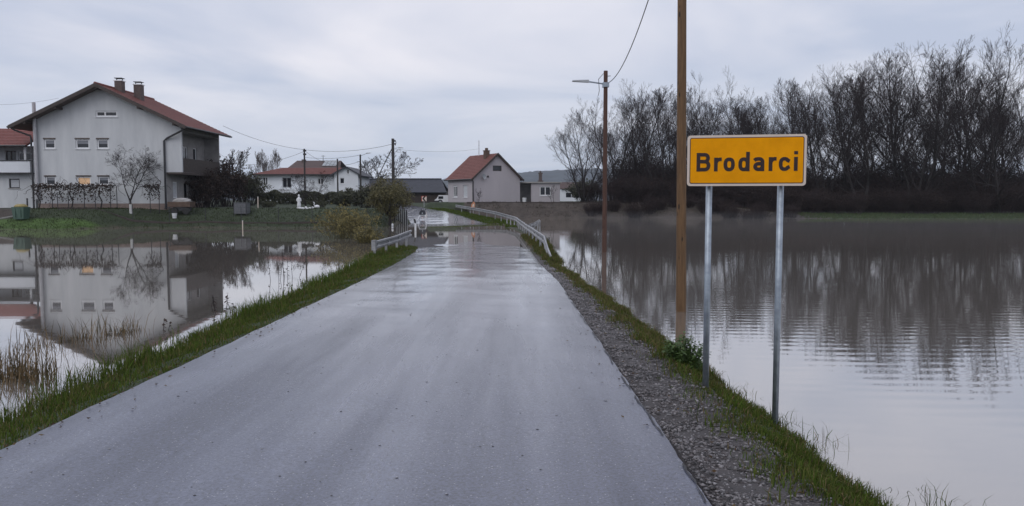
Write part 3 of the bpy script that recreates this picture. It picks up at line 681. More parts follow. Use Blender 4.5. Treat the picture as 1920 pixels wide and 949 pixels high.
# ------------------------------------------------------------------ long dark barn
bz = 1.55; bD = 114.0; bx0, bx1 = PX(655, bD), PX(836, bD)
barn = thing('dark_barn', 'long dark barn with black pitched roof behind the road bend', 'barn', (bx0, bD, bz))
zr_ = P(700, 336, bD+3).z - bz; ze_ = P(700, 360, bD-0.4).z - bz; bl = bx1 - bx0
q = MB(); q.box((0.3,0,-0.4), (bl-0.02,6.5,ze_+0.12)); q.build('wall', 'wood_dark', barn)
q = MB(); q.slab([(-0.2,-0.6,ze_-0.05),(bl+0.2,-0.6,ze_-0.05),(bl-0.9,3.2,zr_),(1.6,3.2,zr_)], 0.15); q.slab([(bl+0.2,7.1,ze_-0.05),(-0.2,7.1,ze_-0.05),(1.6,3.2,zr_),(bl-0.9,3.2,zr_)], 0.15); rfo = q.build('roof', 'roof_dark', barn)
q = MB(); q.tube([(1.6,3.2,zr_+0.02),(bl-0.9,3.2,zr_+0.02)], 0.12, 6); q.build('ridge_cap', 'roof_dark', rfo)
for i in range(13):
    q = MB(); u = 0.5 + i*(bl-1.0)/12; q.box((u-0.09,-0.1,-0.4), (u+0.09,-0.003,ze_-0.1)); q.build('post', 'wood_dark', barn)
# white gable shed at the barn's left end
shp = thing('gable_shed', 'small shed with pale triangular gable and dark roof beside the barn', 'shed', (PX(668, 108), 108.0, bz))
hw_ = 2.0; ez, az_ = P(660, 371, 108).z - bz, P(660, 343, 108).z - bz
q = MB(); q.add([(-hw_,0,-0.3),(hw_,0,-0.3),(hw_,0,ez),(0,0,az_-0.1),(-hw_,0,ez)], [(0,1,2,3,4)]); q.add([(-hw_,0,-0.3),(-hw_,4,-0.3),(-hw_,4,ez),(-hw_,0,ez)], [(3,2,1,0)]); q.add([(hw_,0,-0.3),(hw_,4,-0.3),(hw_,4,ez),(hw_,0,ez)], [(0,1,2,3)]); q.build('wall', 'plaster_bright', shp)
q = MB(); q.slab([(hw_+0.35,-0.4,ez-0.3),(hw_+0.35,4.2,ez-0.3),(0,4.2,az_),(0,-0.4,az_)], 0.14); q.slab([(-hw_-0.35,4.2,ez-0.3),(-hw_-0.35,-0.4,ez-0.3),(0,-0.4,az_),(0,4.2,az_)], 0.14); q.build('roof', 'roof_dark', shp)

# ------------------------------------------------------------------ white bungalow with hipped red roof
hD = 108.0; bz2 = 1.7; bO = PX(481, hD)
bun = thing('white_bungalow', 'white bungalow with low red hipped roof behind the hedge', 'house', (bO, hD, bz2))
ux = lambda px: PX(px, hD) - bO; uz = lambda py: P(560, py, hD).z - bz2
q = MB(); fr = [(ux(495),ux(504),uz(347),uz(332)), (ux(531),ux(548),uz(352),uz(332.5)), (ux(597),ux(608),uz(346),uz(334))]
wall_panel(q, (0,0,0), X, -Y, 0, ux(632), -0.3, lambda u: uz(328.5), fr)
gx0, gx1 = ux(632), ux(676); gm = (gx0+gx1)/2
wall_panel(q, (0,-1.2,0), X, -Y, gx0, gx1, -0.3, lambda u: uz(327) + (uz(314)-uz(327))*(1-abs(u-gm)/(gm-gx0)), [(ux(642),ux(650.5),uz(345),uz(334)), (ux(655),ux(659.5),uz(327),uz(318.5))], cuts=(gm,))
q.add([(gx0,-1.2,-0.3),(gx0,0,-0.3),(gx0,0,uz(327)),(gx0,-1.2,uz(327))], [(3,2,1,0)]); q.add([(gx1,-1.2,-0.3),(gx1,7,-0.3),(gx1,7,uz(327)),(gx1,-1.2,uz(327))], [(0,1,2,3)])
q.add([(0,0,-0.3),(0,8,-0.3),(0,8,uz(328.5)),(0,0,uz(328.5))], [(3,2,1,0)]); q.build('wall', 'plaster_bright', bun)
for i, h_ in enumerate(fr): window(bun, (0,0,0), X, -Y, h_, mull=((h_[0]+h_[1])/2,), sill=(i != 1), fw=0.1, frame='sheet_grey' if i == 1 else 'white_paint')
for h_ in ((ux(642),ux(650.5),uz(345),uz(334)), (ux(655),ux(659.5),uz(327),uz(318.5))): window(bun, (0,-1.2,0), X, -Y, h_, fw=0.08)
ev, rdg = uz(327.5), uz(312.5)
q = MB()
tiled_slope(q, (-0.5,-0.7,ev),(gx0+0.3,-0.7,ev),(gx0+0.3,4.0,rdg),(2.6,4.0,rdg), 12)
q.slab([(-0.5,8.5,ev),(-0.5,-0.7,ev),(2.6,4.0,rdg),(2.6,4.2,rdg)], 0.12); q.build('roof', 'roof_tile_old', bun)
q = MB(); zt = uz(312.5)
q.slab([(gx1+0.7,-1.6,uz(330)),(gx1+0.7,7,uz(330)),(gm,7,zt),(gm,-1.6,zt)], 0.16); q.slab([(gx0-0.6,7,uz(329)),(gx0-0.6,-1.6,uz(329)),(gm,-1.6,zt),(gm,7,zt)], 0.16); q.build('gable_roof', 'roof_dark', bun)
q = MB(); q.box((-0.5,-0.78,ev-0.12), (gx0-0.62,-0.71,ev+0.05)); q.build('gutter', 'black_metal', bun)
q = MB(); q.box((ux(524),-1.5,-0.3), (ux(566),-0.01,uz(353.5))); q.build('terrace', 'plaster_bright', bun)
# house behind it
rD = 132.0; rO = PX(543, rD)
rh = thing('brown_roof_house', 'house with steep brown roof and solar panels rising behind the bungalow', 'house', (rO, rD, 1.8))
vx = lambda px: PX(px, rD) - rO; vz = lambda py: P(590, py, rD).z - 1.8
q = MB(); q.box((vx(547),0,-0.3), (vx(637),7,vz(316))); q.build('wall', 'plaster_white', rh)
q = MB(); q.slab([(vx(541),-0.6,vz(317)),(vx(641),-0.6,vz(317)),(vx(633),3.5,vz(301.5)+0.2),(vx(549),3.5,vz(301.5)+0.2)], 0.15); q.slab([(vx(641),7.6,vz(317)),(vx(541),7.6,vz(317)),(vx(549),3.5,vz(301.5)+0.2),(vx(633),3.5,vz(301.5)+0.2)], 0.15); r2 = q.build('roof', 'roof_brown', rh)
q = MB(); q.box((vx(560),2.6,vz(306)), (vx(567),3.2,vz(297.5))); q.build('chimney', 'brick_dark', r2)
for i in range(4):
    a = vx(604) + i*(vx(631)-vx(604))/4; e1 = a + (vx(631)-vx(604))/4 - 0.08; q = MB()
    f0, f1 = 0.30, 0.86; zA0, zA1 = vz(317), vz(301.5)+0.2
    ya, yb = -0.6+4.1*f0, -0.6+4.1*f1; q.slab([(a,ya-0.05,zA0+(zA1-zA0)*f0+0.12),(e1,ya-0.05,zA0+(zA1-zA0)*f0+0.12),(e1,yb-0.05,zA0+(zA1-zA0)*f1+0.12),(a,yb-0.05,zA0+(zA1-zA0)*f1+0.12)], 0.05); q.build('solar_panel', 'sheet_grey', r2)
q = MB(); q.tube([(vx(600),3.0,vz(303)),(vx(600),3.0,vz(289))], 0.05, 5); q.tube([(vx(596),3.0,vz(291)),(vx(604),3.0,vz(291))], 0.03, 4); q.build('aerial', 'black_metal', r2)
# distant pale buildings right of the flat annex
fd = thing('distant_house', 'tiny pale distant house beyond the flat annex', 'house', (PX(1066, 170), 170.0, 1.7))
q = MB(); q.box((-1.6,0,-0.3), (2.6,5,P(1066, 354, 170).z-1.7)); q.build('wall', 'plaster_bright', fd)
q = MB(); zz_ = P(1066, 354, 170).z-1.7; q.slab([(-2.0,-0.5,zz_),(3.0,-0.5,zz_),(3.0,2.6,zz_+1.5),(-2.0,2.6,zz_+1.5)], 0.15); q.slab([(3.0,5.6,zz_),(-2.0,5.6,zz_),(-2.0,2.6,zz_+1.5),(3.0,2.6,zz_+1.5)], 0.15); q.build('roof', 'roof_brown', fd)
q = MB(); q.box((-0.6,-0.05,1.0), (0.5,-0.003,2.0)); q.build('window', 'glass_dark', fd)

# ------------------------------------------------------------------ poles, lamps and cables
def pole(name, label, base, top_z, r0, r1, m, lean=(0,0)):
    t_ = thing(name, label, 'pole', base)
    q = MB(); h_ = top_z - base[2]
    q.tube([(lean[0]*k, lean[1]*k, h_*k) for k in (-0.08, 0, 0.25, 0.5, 0.75, 1)], [r0*1.02, r0, r0*0.75+r1*0.25, (r0+r1)/2, r0*0.25+r1*0.75, r1], 16)
    q.build('shaft', m, t_, smooth=False)
    return t_, h_
def add_lamp(t_, z_, dx, dz, L_=0.75, r_=0.03, dy=0.0):
    a = MB(); a.tube([(0,0,z_),(dx*0.6,dy*0.6,z_+dz*0.6),(dx,dy,z_+dz)], r_, 6); ao = a.build('lamp_arm', 'galvanised', t_)
    d = Vector((dx,dy,dz*0.35)).normalized(); s_ = Vector((dx,dy,z_+dz)); pr = Vector((-d.y, d.x, 0)).normalized()*0.13
    e0, e1 = s_ - d*0.05, s_ + d*L_
    l_ = MB(); l_.hexa([e0-pr*0.6-Z*0.04, e0+pr*0.6-Z*0.04, e1+pr-Z*0.03, e1-pr-Z*0.03, e0-pr*0.5+Z*0.07, e0+pr*0.5+Z*0.07, e1+pr*0.8+Z*0.01, e1-pr*0.8+Z*0.01]); l_.build('lamp_head', 'sheet_grey', ao)
def cable(label, a, b_, sag, r=0.018, n=16):
    a, b_ = Vector(a), Vector(b_); q = MB()
    q.tube([a.lerp(b_, i/n) - Z*sag*4*(i/n)*(1-i/n) for i in range(n+1)], r, 4)
    return tag(q.build('overhead_cable', 'cable'), label, 'cable', None)
wp = P(1277, 585, 14.85)
wpole, wh = pole('wooden_pole', 'thick orange brown wooden pole rising out of the water behind the sign', (wp.x, 14.85, -0.02), 8.3, 0.098, 0.078, 'wood_pole', (-0.10, 0))
lp = P(1133, 473, 31.8)
lpole, lh = pole('street_lamp', 'dark reddish wooden lamp pole with thin arm standing in the water', (lp.x, 31.8, -0.02), P(1133,133,31.8).z, 0.098, 0.082, 'wood_pole_red', (0.0, 0))
lpole['category'] = 'street lamp'
zl = P(1133,158,31.8).z + 0.02; ax_, az2 = PX(1100,31.8)-lp.x, P(1100,153,31.8).z + 0.02 - zl
add_lamp(lpole, zl, ax_, az2, 0.62, 0.03)
q = MB(); q.box((-0.13,-0.13,zl-0.12), (0.13,0.13,zl+0.06)); q.build('arm_bracket', 'galvanised', lpole)
q = MB(); q.tube([(-0.1,-0.1,lh-0.12),(-0.3,-0.1,lh-0.35),(-0.26,-0.05,lh-0.8),(-0.3,0,lh-1.0)], 0.012, 5); q.tube([(0,0,lh-0.22),(0.2,0,lh-0.2)], 0.014, 5); q.build('lead_wire', 'cable', lpole)
cable('sagging cable running from the wooden pole to the lamp pole in the water', (wp.x-0.10, 14.85, 8.0), (lp.x+0.12, 31.8, P(1140,155,31.8).z), 0.75, 0.014, 20)
# far poles by the yards
def fpole(label, px, top, D, r0=0.11, r1=0.08, name='utility_pole', gz=None):
    b_ = P(px, top, D); g = float(ground(b_.x, D)) if gz is None else gz
    return pole(name, label, (b_.x, D, g - 0.05), b_.z, r0, r1, 'wood_pole_dark'), b_
(pA, hA), topA = fpole('thick dark utility pole with small lamp behind the round olive bush', 736.5, 260, 68.0, 0.15, 0.12)
add_lamp(pA, hA - 0.85, 0.55, 0.05, 0.35, 0.02)
q = MB()
for k in (0.15, 0.4): q.box((0.1,-0.05,hA-k-0.12), (0.26,0.05,hA-k))
q.tube([(0.15,0,hA-0.1),(0.28,0,hA-0.35),(0.2,0,hA-0.6)], 0.03, 5); q.build('insulator', 'black_metal', pA)
q = MB(); q.tube([(0,0,hA-0.7),(-1.35,0.4,hA-3.2)], 0.045, 6); q.tube([(-1.35,0.4,hA-3.2),(-2.2,0.7,-0.0)], 0.02, 5); q.build('stay', 'wood_pole_dark', pA)
(pB, hB), topB = fpole('slim dark utility pole without lamp in front of the white bungalow', 570.5, 279, 92.0, 0.11, 0.09)
q = MB(); q.box((-0.14,-0.06,hB-0.75), (0.22,0.06,hB-0.55)); q.box((-0.14,-0.06,hB-0.32), (0.22,0.06,hB-0.14)); q.build('insulator', 'black_metal', pB)
(pC, hC), topC = fpole('short dark post between bungalow corner and lamp pole', 632.5, 298, 88.0, 0.10, 0.08)
(pD, hD_), topD = fpole('dark street lamp pole with angled arm near the shed gable', 675.5, 290, 86.0, 0.11, 0.09, 'street_lamp')
pD['category'] = 'street lamp'; add_lamp(pD, hD_-0.15, 0.7, 0.28, 0.5, 0.025)
(pE, hE), topE = fpole('dark street lamp pole almost hidden in the bushes beside the large house', 436, 305, 96.0, 0.11, 0.09, 'street_lamp')
pE['category'] = 'street lamp'; add_lamp(pE, hE-0.25, 0.55, 0.12, 0.5, 0.025)
cable('long cable from the large house roof to the thick utility pole', P(418,236,72.5), topA + Vector((-0.1,0,-0.5)), 1.35)
cable('cable from bush lamp pole up to the slim utility pole', P(448,309,96), topB - Z*0.3, 0.45)
cable('cable from the slim utility pole down to the street lamp near the shed', topB - Z*0.2, topD - Z*0.7, 1.0)
cable('level cable from the slim utility pole to the street lamp arm', topB - Z*1.0, topD - Z*0.05, 0.25)
cable('thin cable from the thick utility pole to the pink house aerial', topA - Z*0.9, P(898,279,101), 0.3, 0.012)
cable('faint cable leaving the large house roof past the sky on its annex side', P(-40,196,60), P(110,184,66), 0.2, 0.010)

# ------------------------------------------------------------------ place name sign
S0, S1 = P(1288, 347, 7.32), P(1511, 345, 7.12)
sgn = thing('place_name_sign', 'yellow place name sign reading Brodarci on two grey posts', 'sign', (S0.x, 7.32, 0))
dirv = Vector((S1.x - S0.x, 7.12 - 7.32, 0)); SW = dirv.length; U = dirv.normalized(); Nn = Vector((U.y, -U.x, 0)).normalized()
zb = S0.z - 0.01; SH = P(1288, 254.5, 7.32).z - zb
def spt(u, v, n): return U*u + Z*(zb + v) + Nn*n
def rrect(u0, v0, u1, v1, r, k=6):
    pts = []
    for cx, cy, a0 in ((u1-r,v0+r,-90),(u1-r,v1-r,0),(u0+r,v1-r,90),(u0+r,v0+r,180)):
        for i in range(k+1):
            a = math.radians(a0 + 90*i/k); pts.append((cx + r*math.cos(a), cy + r*math.sin(a)))
    return pts
def plate(pts, n0, n1):
    q = MB(); k = len(pts)
    q.add([spt(u, v, n0) for u, v in pts] + [spt(u, v, n1) for u, v in pts], [tuple(range(k, 2*k)), tuple(range(k-1, -1, -1))] + [(i, (i+1) % k, (i+1) % k + k, i + k) for i in range(k)])
    return q
plate(rrect(0, 0, SW, SH, 0.03), -0.025, 0.0).build('board', 'sign_rim', sgn)
plate(rrect(0.022, 0.022, SW-0.022, SH-0.022, 0.018), 0.0008, 0.002).build('border', 'sign_dark', sgn)
plate(rrect(0.029, 0.029, SW-0.029, SH-0.029, 0.014), 0.0028, 0.004).build('face', 'sign_yellow', sgn)
def stroke(q, pts, hw_, n0, n1):
    pts = [Vector((p[0], p[1])) for p in pts]; m_ = len(pts); Ls = []; Rs = []
    closed = (pts[0]-pts[-1]).length < 1e-6
    for i, p in enumerate(pts):
        a = pts[i-1] if i else (pts[-2] if closed else p); b_ = pts[i+1] if i < m_-1 else (pts[1] if closed else p)
        t0 = (p-a); t1 = (b_-p)
        if t0.length < 1e-9: t0 = t1
        if t1.length < 1e-9: t1 = t0
        t0.normalize(); t1.normalize()
        n_ = Vector((-(t0.y+t1.y), t0.x+t1.x)); n_.normalize(); c_ = max(0.5, n_.dot(Vector((-t0.y, t0.x))))
        Ls.append(p + n_*hw_/c_); Rs.append(p - n_*hw_/c_)
    for i in range(m_-1):
        quad = [Rs[i], Rs[i+1], Ls[i+1], Ls[i]]
        q.hexa([spt(v.x, v.y, n0) for v in quad] + [spt(v.x, v.y, n1) for v in quad])
def arc(cx, cy, rx, ry, a0, a1, n=14, p=2.0):
    r_ = []
    for i in range(n+1):
        a = math.radians(a0 + (a1-a0)*i/n); c_, s_ = math.cos(a), math.sin(a)
        r_.append((cx + rx*math.copysign(abs(c_)**(2/p), c_), cy + ry*math.copysign(abs(s_)**(2/p), s_)))
    return r_
GL = {
 'B': (0, [[(13,0),(13,133)], [(13,119.5),(58,119.5)]+arc(58,95,22,24.5,90,-90,10)+[(13,70.5)], [(13,70.5),(60,70.5)]+arc(60,42,24,28.5,90,-90,10)+[(13,13.5)]]),
 'r': (123, [[(12,0),(12,98)], [(12,58),(16,72),(26,82),(38,86),(52,86)]]),
 'o': (189, [arc(38,49,26,36.5,0,360,28,2.5)]),
 'd': (291, [arc(37,49,25,36.5,0,360,28,2.5), [(64,0),(64,137)]]),
 'a': (393, [[(6,76),(16,84),(30,86),(42,86)]+arc(42,66,20,20,90,0,6)+[(62,0)], [(62,52),(34,52)]+arc(34,32.5,22,19.5,90,270,10)+[(46,13),(62,24)]]),
 'r2': (498, [[(12,0),(12,98)], [(12,58),(16,72),(26,82),(38,86),(52,86)]]),
 'c': (566, [[(73,68)]+arc(38,49,26,36.5,38,322,24,2.4)+[(73,30)]]),
 'i': (668, [[(12,0),(12,98)], [(12,116),(12,139)]]),
}
ks = SW/816.0; v0 = 104*ks
for ch_, (ox, sts) in GL.items():
    for i, st in enumerate(sts):
        pass
    q = MB()
    for i, st in enumerate(sts):
        stroke(q, [((65+ox+x)*ks, v0 + y*ks) for x, y in st], 12.8*ks, 0.0045, 0.006 + i*0.0004)
    q.build('letter', 'sign_dark', sgn)
for px, pyb in ((1331, 715), (1458, 800)):
    u = (PX(px, 7.24) - S0.x)/U.x
    c_ = U*u - Nn*0.058; zg = float(ground(S0.x + c_.x, 7.32 + c_.y))
    q = MB(); q.tube([(c_.x, c_.y, min(zg, 0.3) - 0.5), (c_.x, c_.y, zb + SH - 0.03)], 0.0295, 20); po = q.build('post', 'galvanised', sgn, smooth=True)
    for dz in (0.09, SH-0.10):
        q = MB(); a = spt(u-0.045, dz-0.015, -0.095); 
        q.hexa([spt(u-0.045,dz-0.014,-0.0955), spt(u+0.045,dz-0.014,-0.0955), spt(u+0.045,dz-0.014,-0.0255), spt(u-0.045,dz-0.014,-0.0255), spt(u-0.045,dz+0.014,-0.0955), spt(u+0.045,dz+0.014,-0.0955), spt(u+0.045,dz+0.014,-0.0255), spt(u-0.045,dz+0.014,-0.0255)]); q.build('clamp', 'galvanised', po)

# ------------------------------------------------------------------ guardrails
def guardrail(label, path, h=0.72, posts=2.0, name='guardrail', side=1, gz=None, upto=0):
    """W-beam on posts following path of (x, y, top z or None)"""
    pts = []
    for (x, y, z) in path:
        pts.append(Vector((x, y, z if z is not None else max(float(ground(x, y)), -0.05) + h)))
    g = thing(name, label, 'guardrail', (pts[0].x, pts[0].y, 0)); o = Vector((pts[0].x, pts[0].y, 0))
    prof = [(0.0,-0.155),(0.04,-0.14),(0.045,-0.075),(-0.02,-0.03),(-0.02,0.03),(0.045,0.075),(0.04,0.14),(0.0,0.155)]
    q = MB(); rows_ = []
    for i, p in enumerate(pts):
        d = pts[min(i+1, len(pts)-1)] - pts[max(i-1, 0)]; d.z = 0; d.normalize(); n_ = Vector((d.y, -d.x, 0)) * side
        for off in (0.0, -0.012):
            rows_.append([p - o + n_*(a+off+0.02) + Z*(b_-0.155) for a, b_ in prof])
    k = len(prof)
    for r in rows_: q.v.extend([tuple(v) for v in r])
    for i in range(len(pts)-1):
        for lay in (0, 1):
            a0 = (2*i+lay)*k; b0 = (2*(i+1)+lay)*k
            for j in range(k-1):
                f = (a0+j, a0+j+1, b0+j+1, b0+j); q.f.append(f if lay == 0 else f[::-1])
        for j in (0, k-1):
            q.f.append((2*i*k+j, (2*i+1)*k+j, (2*i+3)*k+j, (2*i+2)*k+j))
    beam = q.build('beam', 'rail_metal', g)
    # posts
    acc = 0.35; total = 0
    for a, b_ in zip(pts[:-1], pts[1:]):
        L_ = (b_-a).length
        while acc < total + L_:
            p = a.lerp(b_, (acc-total)/L_); d = (b_-a).normalized(); n_ = Vector((d.y, -d.x, 0))*side
            gz_ = float(ground(p.x - n_.x*0.1, p.y - n_.y*0.1))
            if p.z - gz_ > 0.25:
                c_ = p - o - n_*0.07; q = MB(); q.box((c_.x-0.045,c_.y-0.045,gz_-0.4), (c_.x+0.045,c_.y+0.045,p.z-0.02)); po = q.build('post', 'rail_metal', g)
                q = MB(); bb = p - o + n_*0.03 - Z*0.155; q.box((bb.x-0.03,bb.y-0.03,bb.z-0.03), (bb.x+0.03,bb.y+0.03,bb.z+0.03)); q.build('bolt', 'rail_metal', po)
            acc += posts
        total += L_
    return g, beam
g1, beam1 = guardrail('weathered guardrail with blunt end on the grass verge by the ditch', [(-5.25,29.4,None),(-5.15,31.0,None),(-4.98,33.0,None),(-4.72,36.0,0.76)], 0.62, 1.9, side=1)
q = MB(); q.box((-0.05,-0.30,float(ground(-5.25,29.4))+0.28), (0.10,0.02,float(ground(-5.25,29.4))+0.66)); q.build('end_shoe', 'rail_metal', g1)
rail_path = [(1.42,27.4,0.16),(1.36,28.3,0.36),(1.27,30.0,0.77),(1.16,34,0.76),(1.02,39,0.76),(0.82,44.5,0.76),(0.62,52,0.76),(0.30,62,0.80),(-0.5,69.5,0.85),(-1.55,75,1.02),(-3.6,81.5,1.28),(-6.4,88.5,1.60)]
sub = []
for a, b_ in zip(rail_path[:-1], rail_path[1:]):
    n_ = max(1, int(math.hypot(b_[0]-a[0], b_[1]-a[1]) / 2.5))
    sub += [tuple(a[j] + (b_[j]-a[j])*i/n_ for j in range(3)) for i in range(n_)]
sub.append(rail_path[-1])
guardrail('long galvanised guardrail curving along the flooded road towards the pink house', sub, 0.75, 3.0, side=-1)
guardrail('short guardrail stub branching off over the water towards the embankment', [(0.98,46.0,0.70),(1.5,50,0.72),(2.05,56,0.76)], 0.7, 2.6, side=-1)

# ------------------------------------------------------------------ road furniture near the flood
mk = P(779, 432, 54.7); t_ = thing('marker_post', 'white road marker post with black band at the flood edge', 'marker post', (mk.x, 54.7, -0.02))
q = MB(); q.hexa([(-0.06,-0.05,-0.2),(0.06,-0.05,-0.2),(0.06,0.05,-0.2),(-0.06,0.05,-0.2),(-0.06,-0.05,0.52),(0.06,-0.05,0.52),(0.06,0.05,0.52),(-0.06,0.05,0.52)]); q.build('body', 'white_paint', t_)
q = MB(); q.hexa([(-0.062,-0.052,0.52),(0.062,-0.052,0.52),(0.062,0.052,0.52),(-0.062,0.052,0.52),(-0.13,-0.052,0.86),(0.0,-0.052,0.80),(0.0,0.052,0.80),(-0.13,0.052,0.86)]); q.build('black_band', 'black_metal', t_)
mk2 = P(736, 425, 60.5); t_ = thing('marker_post', 'short white marker post below the round olive bush', 'marker post', (mk2.x, 60.5, float(ground(mk2.x, 60.5))-0.05))
q = MB(); q.lathe((0,0,0), [(0.075,-0.2),(0.075,0.62),(0.05,0.66),(0.0,0.67)], 10); q.build('body', 'white_paint', t_)
q = MB(); q.lathe((0,0,0), [(0.078,0.42),(0.078,0.50)], 10); q.build('band', 'sheet_grey', t_)
ds_ = P(792, 400, 75.0); rzz = 0.25
t_ = thing('closure_sign', 'round sign on a low white stand seen from behind on the wet road', 'sign', (ds_.x, 75.0, rzz))
cz = ds_.z - rzz
q = MB(); q.lathe((0,0,0), [(0.0,-0.012),(0.31,-0.012),(0.325,0.0),(0.31,0.012),(0.0,0.012)], 24); rotx = Matrix.Rotation(math.radians(90), 4, 'X'); q.v = [tuple(rotx @ Vector(p) + Vector((0,0,cz))) for p in q.v]; disc = q.build('disc', 'roof_dark', t_)
q = MB(); q.box((-0.05,-0.04,cz-0.08), (0.05,-0.014,cz+0.08)); q.build('clamp', 'sheet_grey', disc)
q = MB(); q.tube([(0,0.03,0.3),(0,0.03,cz+0.42)], 0.03, 8); q.build('post', 'sheet_grey', t_)
for s_ in (-1, 1):
    q = MB(); q.tube([(s_*0.38,-0.3,0.0),(s_*0.30,0.0,0.42),(s_*0.38,0.3,0.0)], 0.03, 6); q.build('leg', 'white_paint', t_)
q = MB(); q.box((-0.32,-0.03,0.38), (0.32,0.025,0.44)); q.build('crossbar', 'white_paint', t_)
cv = P(795, 372.5, 96.5); zg = float(land(96.5)); t_ = thing('chevron_sign', 'square white bend sign with dark red arrow in front of the barn', 'sign', (cv.x, 96.5, zg))
cz = cv.z - zg; s_ = 0.32
q = MB(); q.box((-s_,-0.012,cz-s_), (s_,0.012,cz+s_)); bo = q.build('board', 'sign_rim', t_)
q = MB(); q.hexa([(0.02,-0.02,cz-0.30),(0.24,-0.02,cz-0.30),(0.24,-0.0125,cz-0.30),(0.02,-0.0125,cz-0.30),(-0.22,-0.02,cz),(0.0,-0.02,cz),(0.0,-0.0125,cz),(-0.22,-0.0125,cz)]); q.hexa([(-0.22,-0.02,cz),(0.0,-0.02,cz),(0.0,-0.0125,cz),(-0.22,-0.0125,cz),(0.02,-0.02,cz+0.30),(0.24,-0.02,cz+0.30),(0.24,-0.0125,cz+0.30),(0.02,-0.0125,cz+0.30)]); q.build('arrow', 'sign_dark', bo)
q = MB(); q.box((-s_-0.001,-0.016,cz-s_-0.001), (-s_+0.07,-0.0121,cz+s_+0.001)); q.box((-s_+0.07,-0.016,cz+s_-0.06), (s_,-0.0121,cz+s_+0.001)); q.build('red_edge', 'red_paint', bo)
q = MB(); q.tube([(0,0.04,-0.4),(0,0.04,cz+s_)], 0.035, 8); q.build('post', 'sheet_grey', t_)
ob = P(887, 383.5, 84.5); zg = float(ground(ob.x, 84.5)); t_ = thing('hazard_marker', 'orange and white hazard plate beside the guardrail below the pink house', 'sign', (ob.x, 84.5, zg), math.radians(-12))
cz = ob.z - zg
q = MB(); q.add([(-0.24,0,cz-0.30),(0.20,0,cz-0.30),(0.22,0,cz+0.18),(0.06,0,cz+0.34),(-0.2,0,cz+0.02), (-0.24,0.02,cz-0.30),(0.20,0.02,cz-0.30),(0.22,0.02,cz+0.18),(0.06,0.02,cz+0.34),(-0.2,0.02,cz+0.02)], [(0,1,2,3,4),(9,8,7,6,5)]+[(i+5,(i+1)%5+5,(i+1)%5,i) for i in range(5)]); bo = q.build('plate', 'orange_paint', t_)
q = MB(); q.add([(-0.1,-0.006,cz-0.24),(0.14,-0.006,cz-0.24),(0.12,-0.006,cz+0.1),(-0.05,-0.006,cz-0.02)], [(0,1,2,3)]); q.build('reflector', 'sign_rim', bo)
q = MB(); q.tube([(0,0.05,-0.3),(0,0.05,cz+0.2)], 0.03, 8); q.build('post', 'pipe_grey', t_)
# white van parked behind the pink house corner
vD = 103.5; vp = P(815, 385, vD); zg = float(land(vD)); t_ = thing('parked_van', 'white box van parked in front of the dark barn', 'van', (vp.x, vD, zg))
hv = P(820, 366, vD).z - zg
q = MB(); q.add([(0.0,0,0.35),(4.2,0,0.35),(4.2,0,hv),(0.55,0,hv),(0.25,0,hv*0.62),(0.0,0,hv*0.5), (0.0,1.8,0.35),(4.2,1.8,0.35),(4.2,1.8,hv),(0.55,1.8,hv),(0.25,1.8,hv*0.62),(0.0,1.8,hv*0.5)], [(0,1,2,3,4,5),(11,10,9,8,7,6)]+[(i+6,(i+1)%6+6,(i+1)%6,i) for i in range(6)]); bo = q.build('body', 'white_paint', t_)
q = MB(); q.box((0.5,-0.012,hv*0.60), (1.15,-0.002,hv*0.88)); q.build('side_window', 'glass_dark', t_)
q = MB(); q.box((-0.05,-0.02,0.35), (1.0,1.82,0.52)); q.build('bumper', 'black_metal', t_)
for x_ in (0.75, 3.3):
    q = MB(); q.lathe((0,0,0), [(0.0,-0.1),(0.28,-0.1),(0.33,-0.06),(0.33,0.08),(0.28,0.1),(0.0,0.1)], 16); q.v = [tuple(rotx @ Vector(p) + Vector((x_,0.08,0.33))) for p in q.v]; wo = q.build('wheel', 'tyre', t_)
    q = MB(); q.lathe((0,0,0), [(0.0,0.101),(0.16,0.101),(0.17,0.115),(0.0,0.118)], 12); q.v = [tuple(rotx @ Vector(p) + Vector((x_,0.08,0.33))) for p in q.v]; q.build('rim', 'sheet_grey', wo)
# sheet fence at the yard corner beside the road
f0, f1 = Vector((-8.95,66.2,0)), Vector((-13.2,86.0,0)); t_ = thing('yard_fence', 'grey sheet metal picket fence along the road verge', 'fence', (f0.x, f0.y, 0)); npk = 46
for i in range(npk):
    a = f0.lerp(f1, i/npk); b_ = f0.lerp(f1, (i+0.86)/npk); za = float(ground(a.x, a.y)); d = (f1-f0).normalized(); n_ = Vector((d.y,-d.x,0))*0.02
    q = MB(); a_, bb = a-f0, b_-f0; hh = 1.22 + 0.03*math.sin(i*2.1)
    q.hexa([a_-n_+Z*(za-0.1), bb-n_+Z*(za-0.1), bb+n_+Z*(za-0.1), a_+n_+Z*(za-0.1), a_-n_+Z*(za+hh), bb-n_+Z*(za+hh), bb+n_+Z*(za+hh), a_+n_+Z*(za+hh)]); q.build('picket', 'sheet_grey', t_)
for i in range(9):
    a = f0.lerp(f1, i/8); za = float(ground(a.x, a.y)); c_ = a - f0 + Vector((-0.08,0.02,0)); q = MB(); q.box((c_.x-0.04,c_.y-0.04,za-0.4), (c_.x+0.04,c_.y+0.04,za+1.38)); q.build('post', 'black_metal', t_)

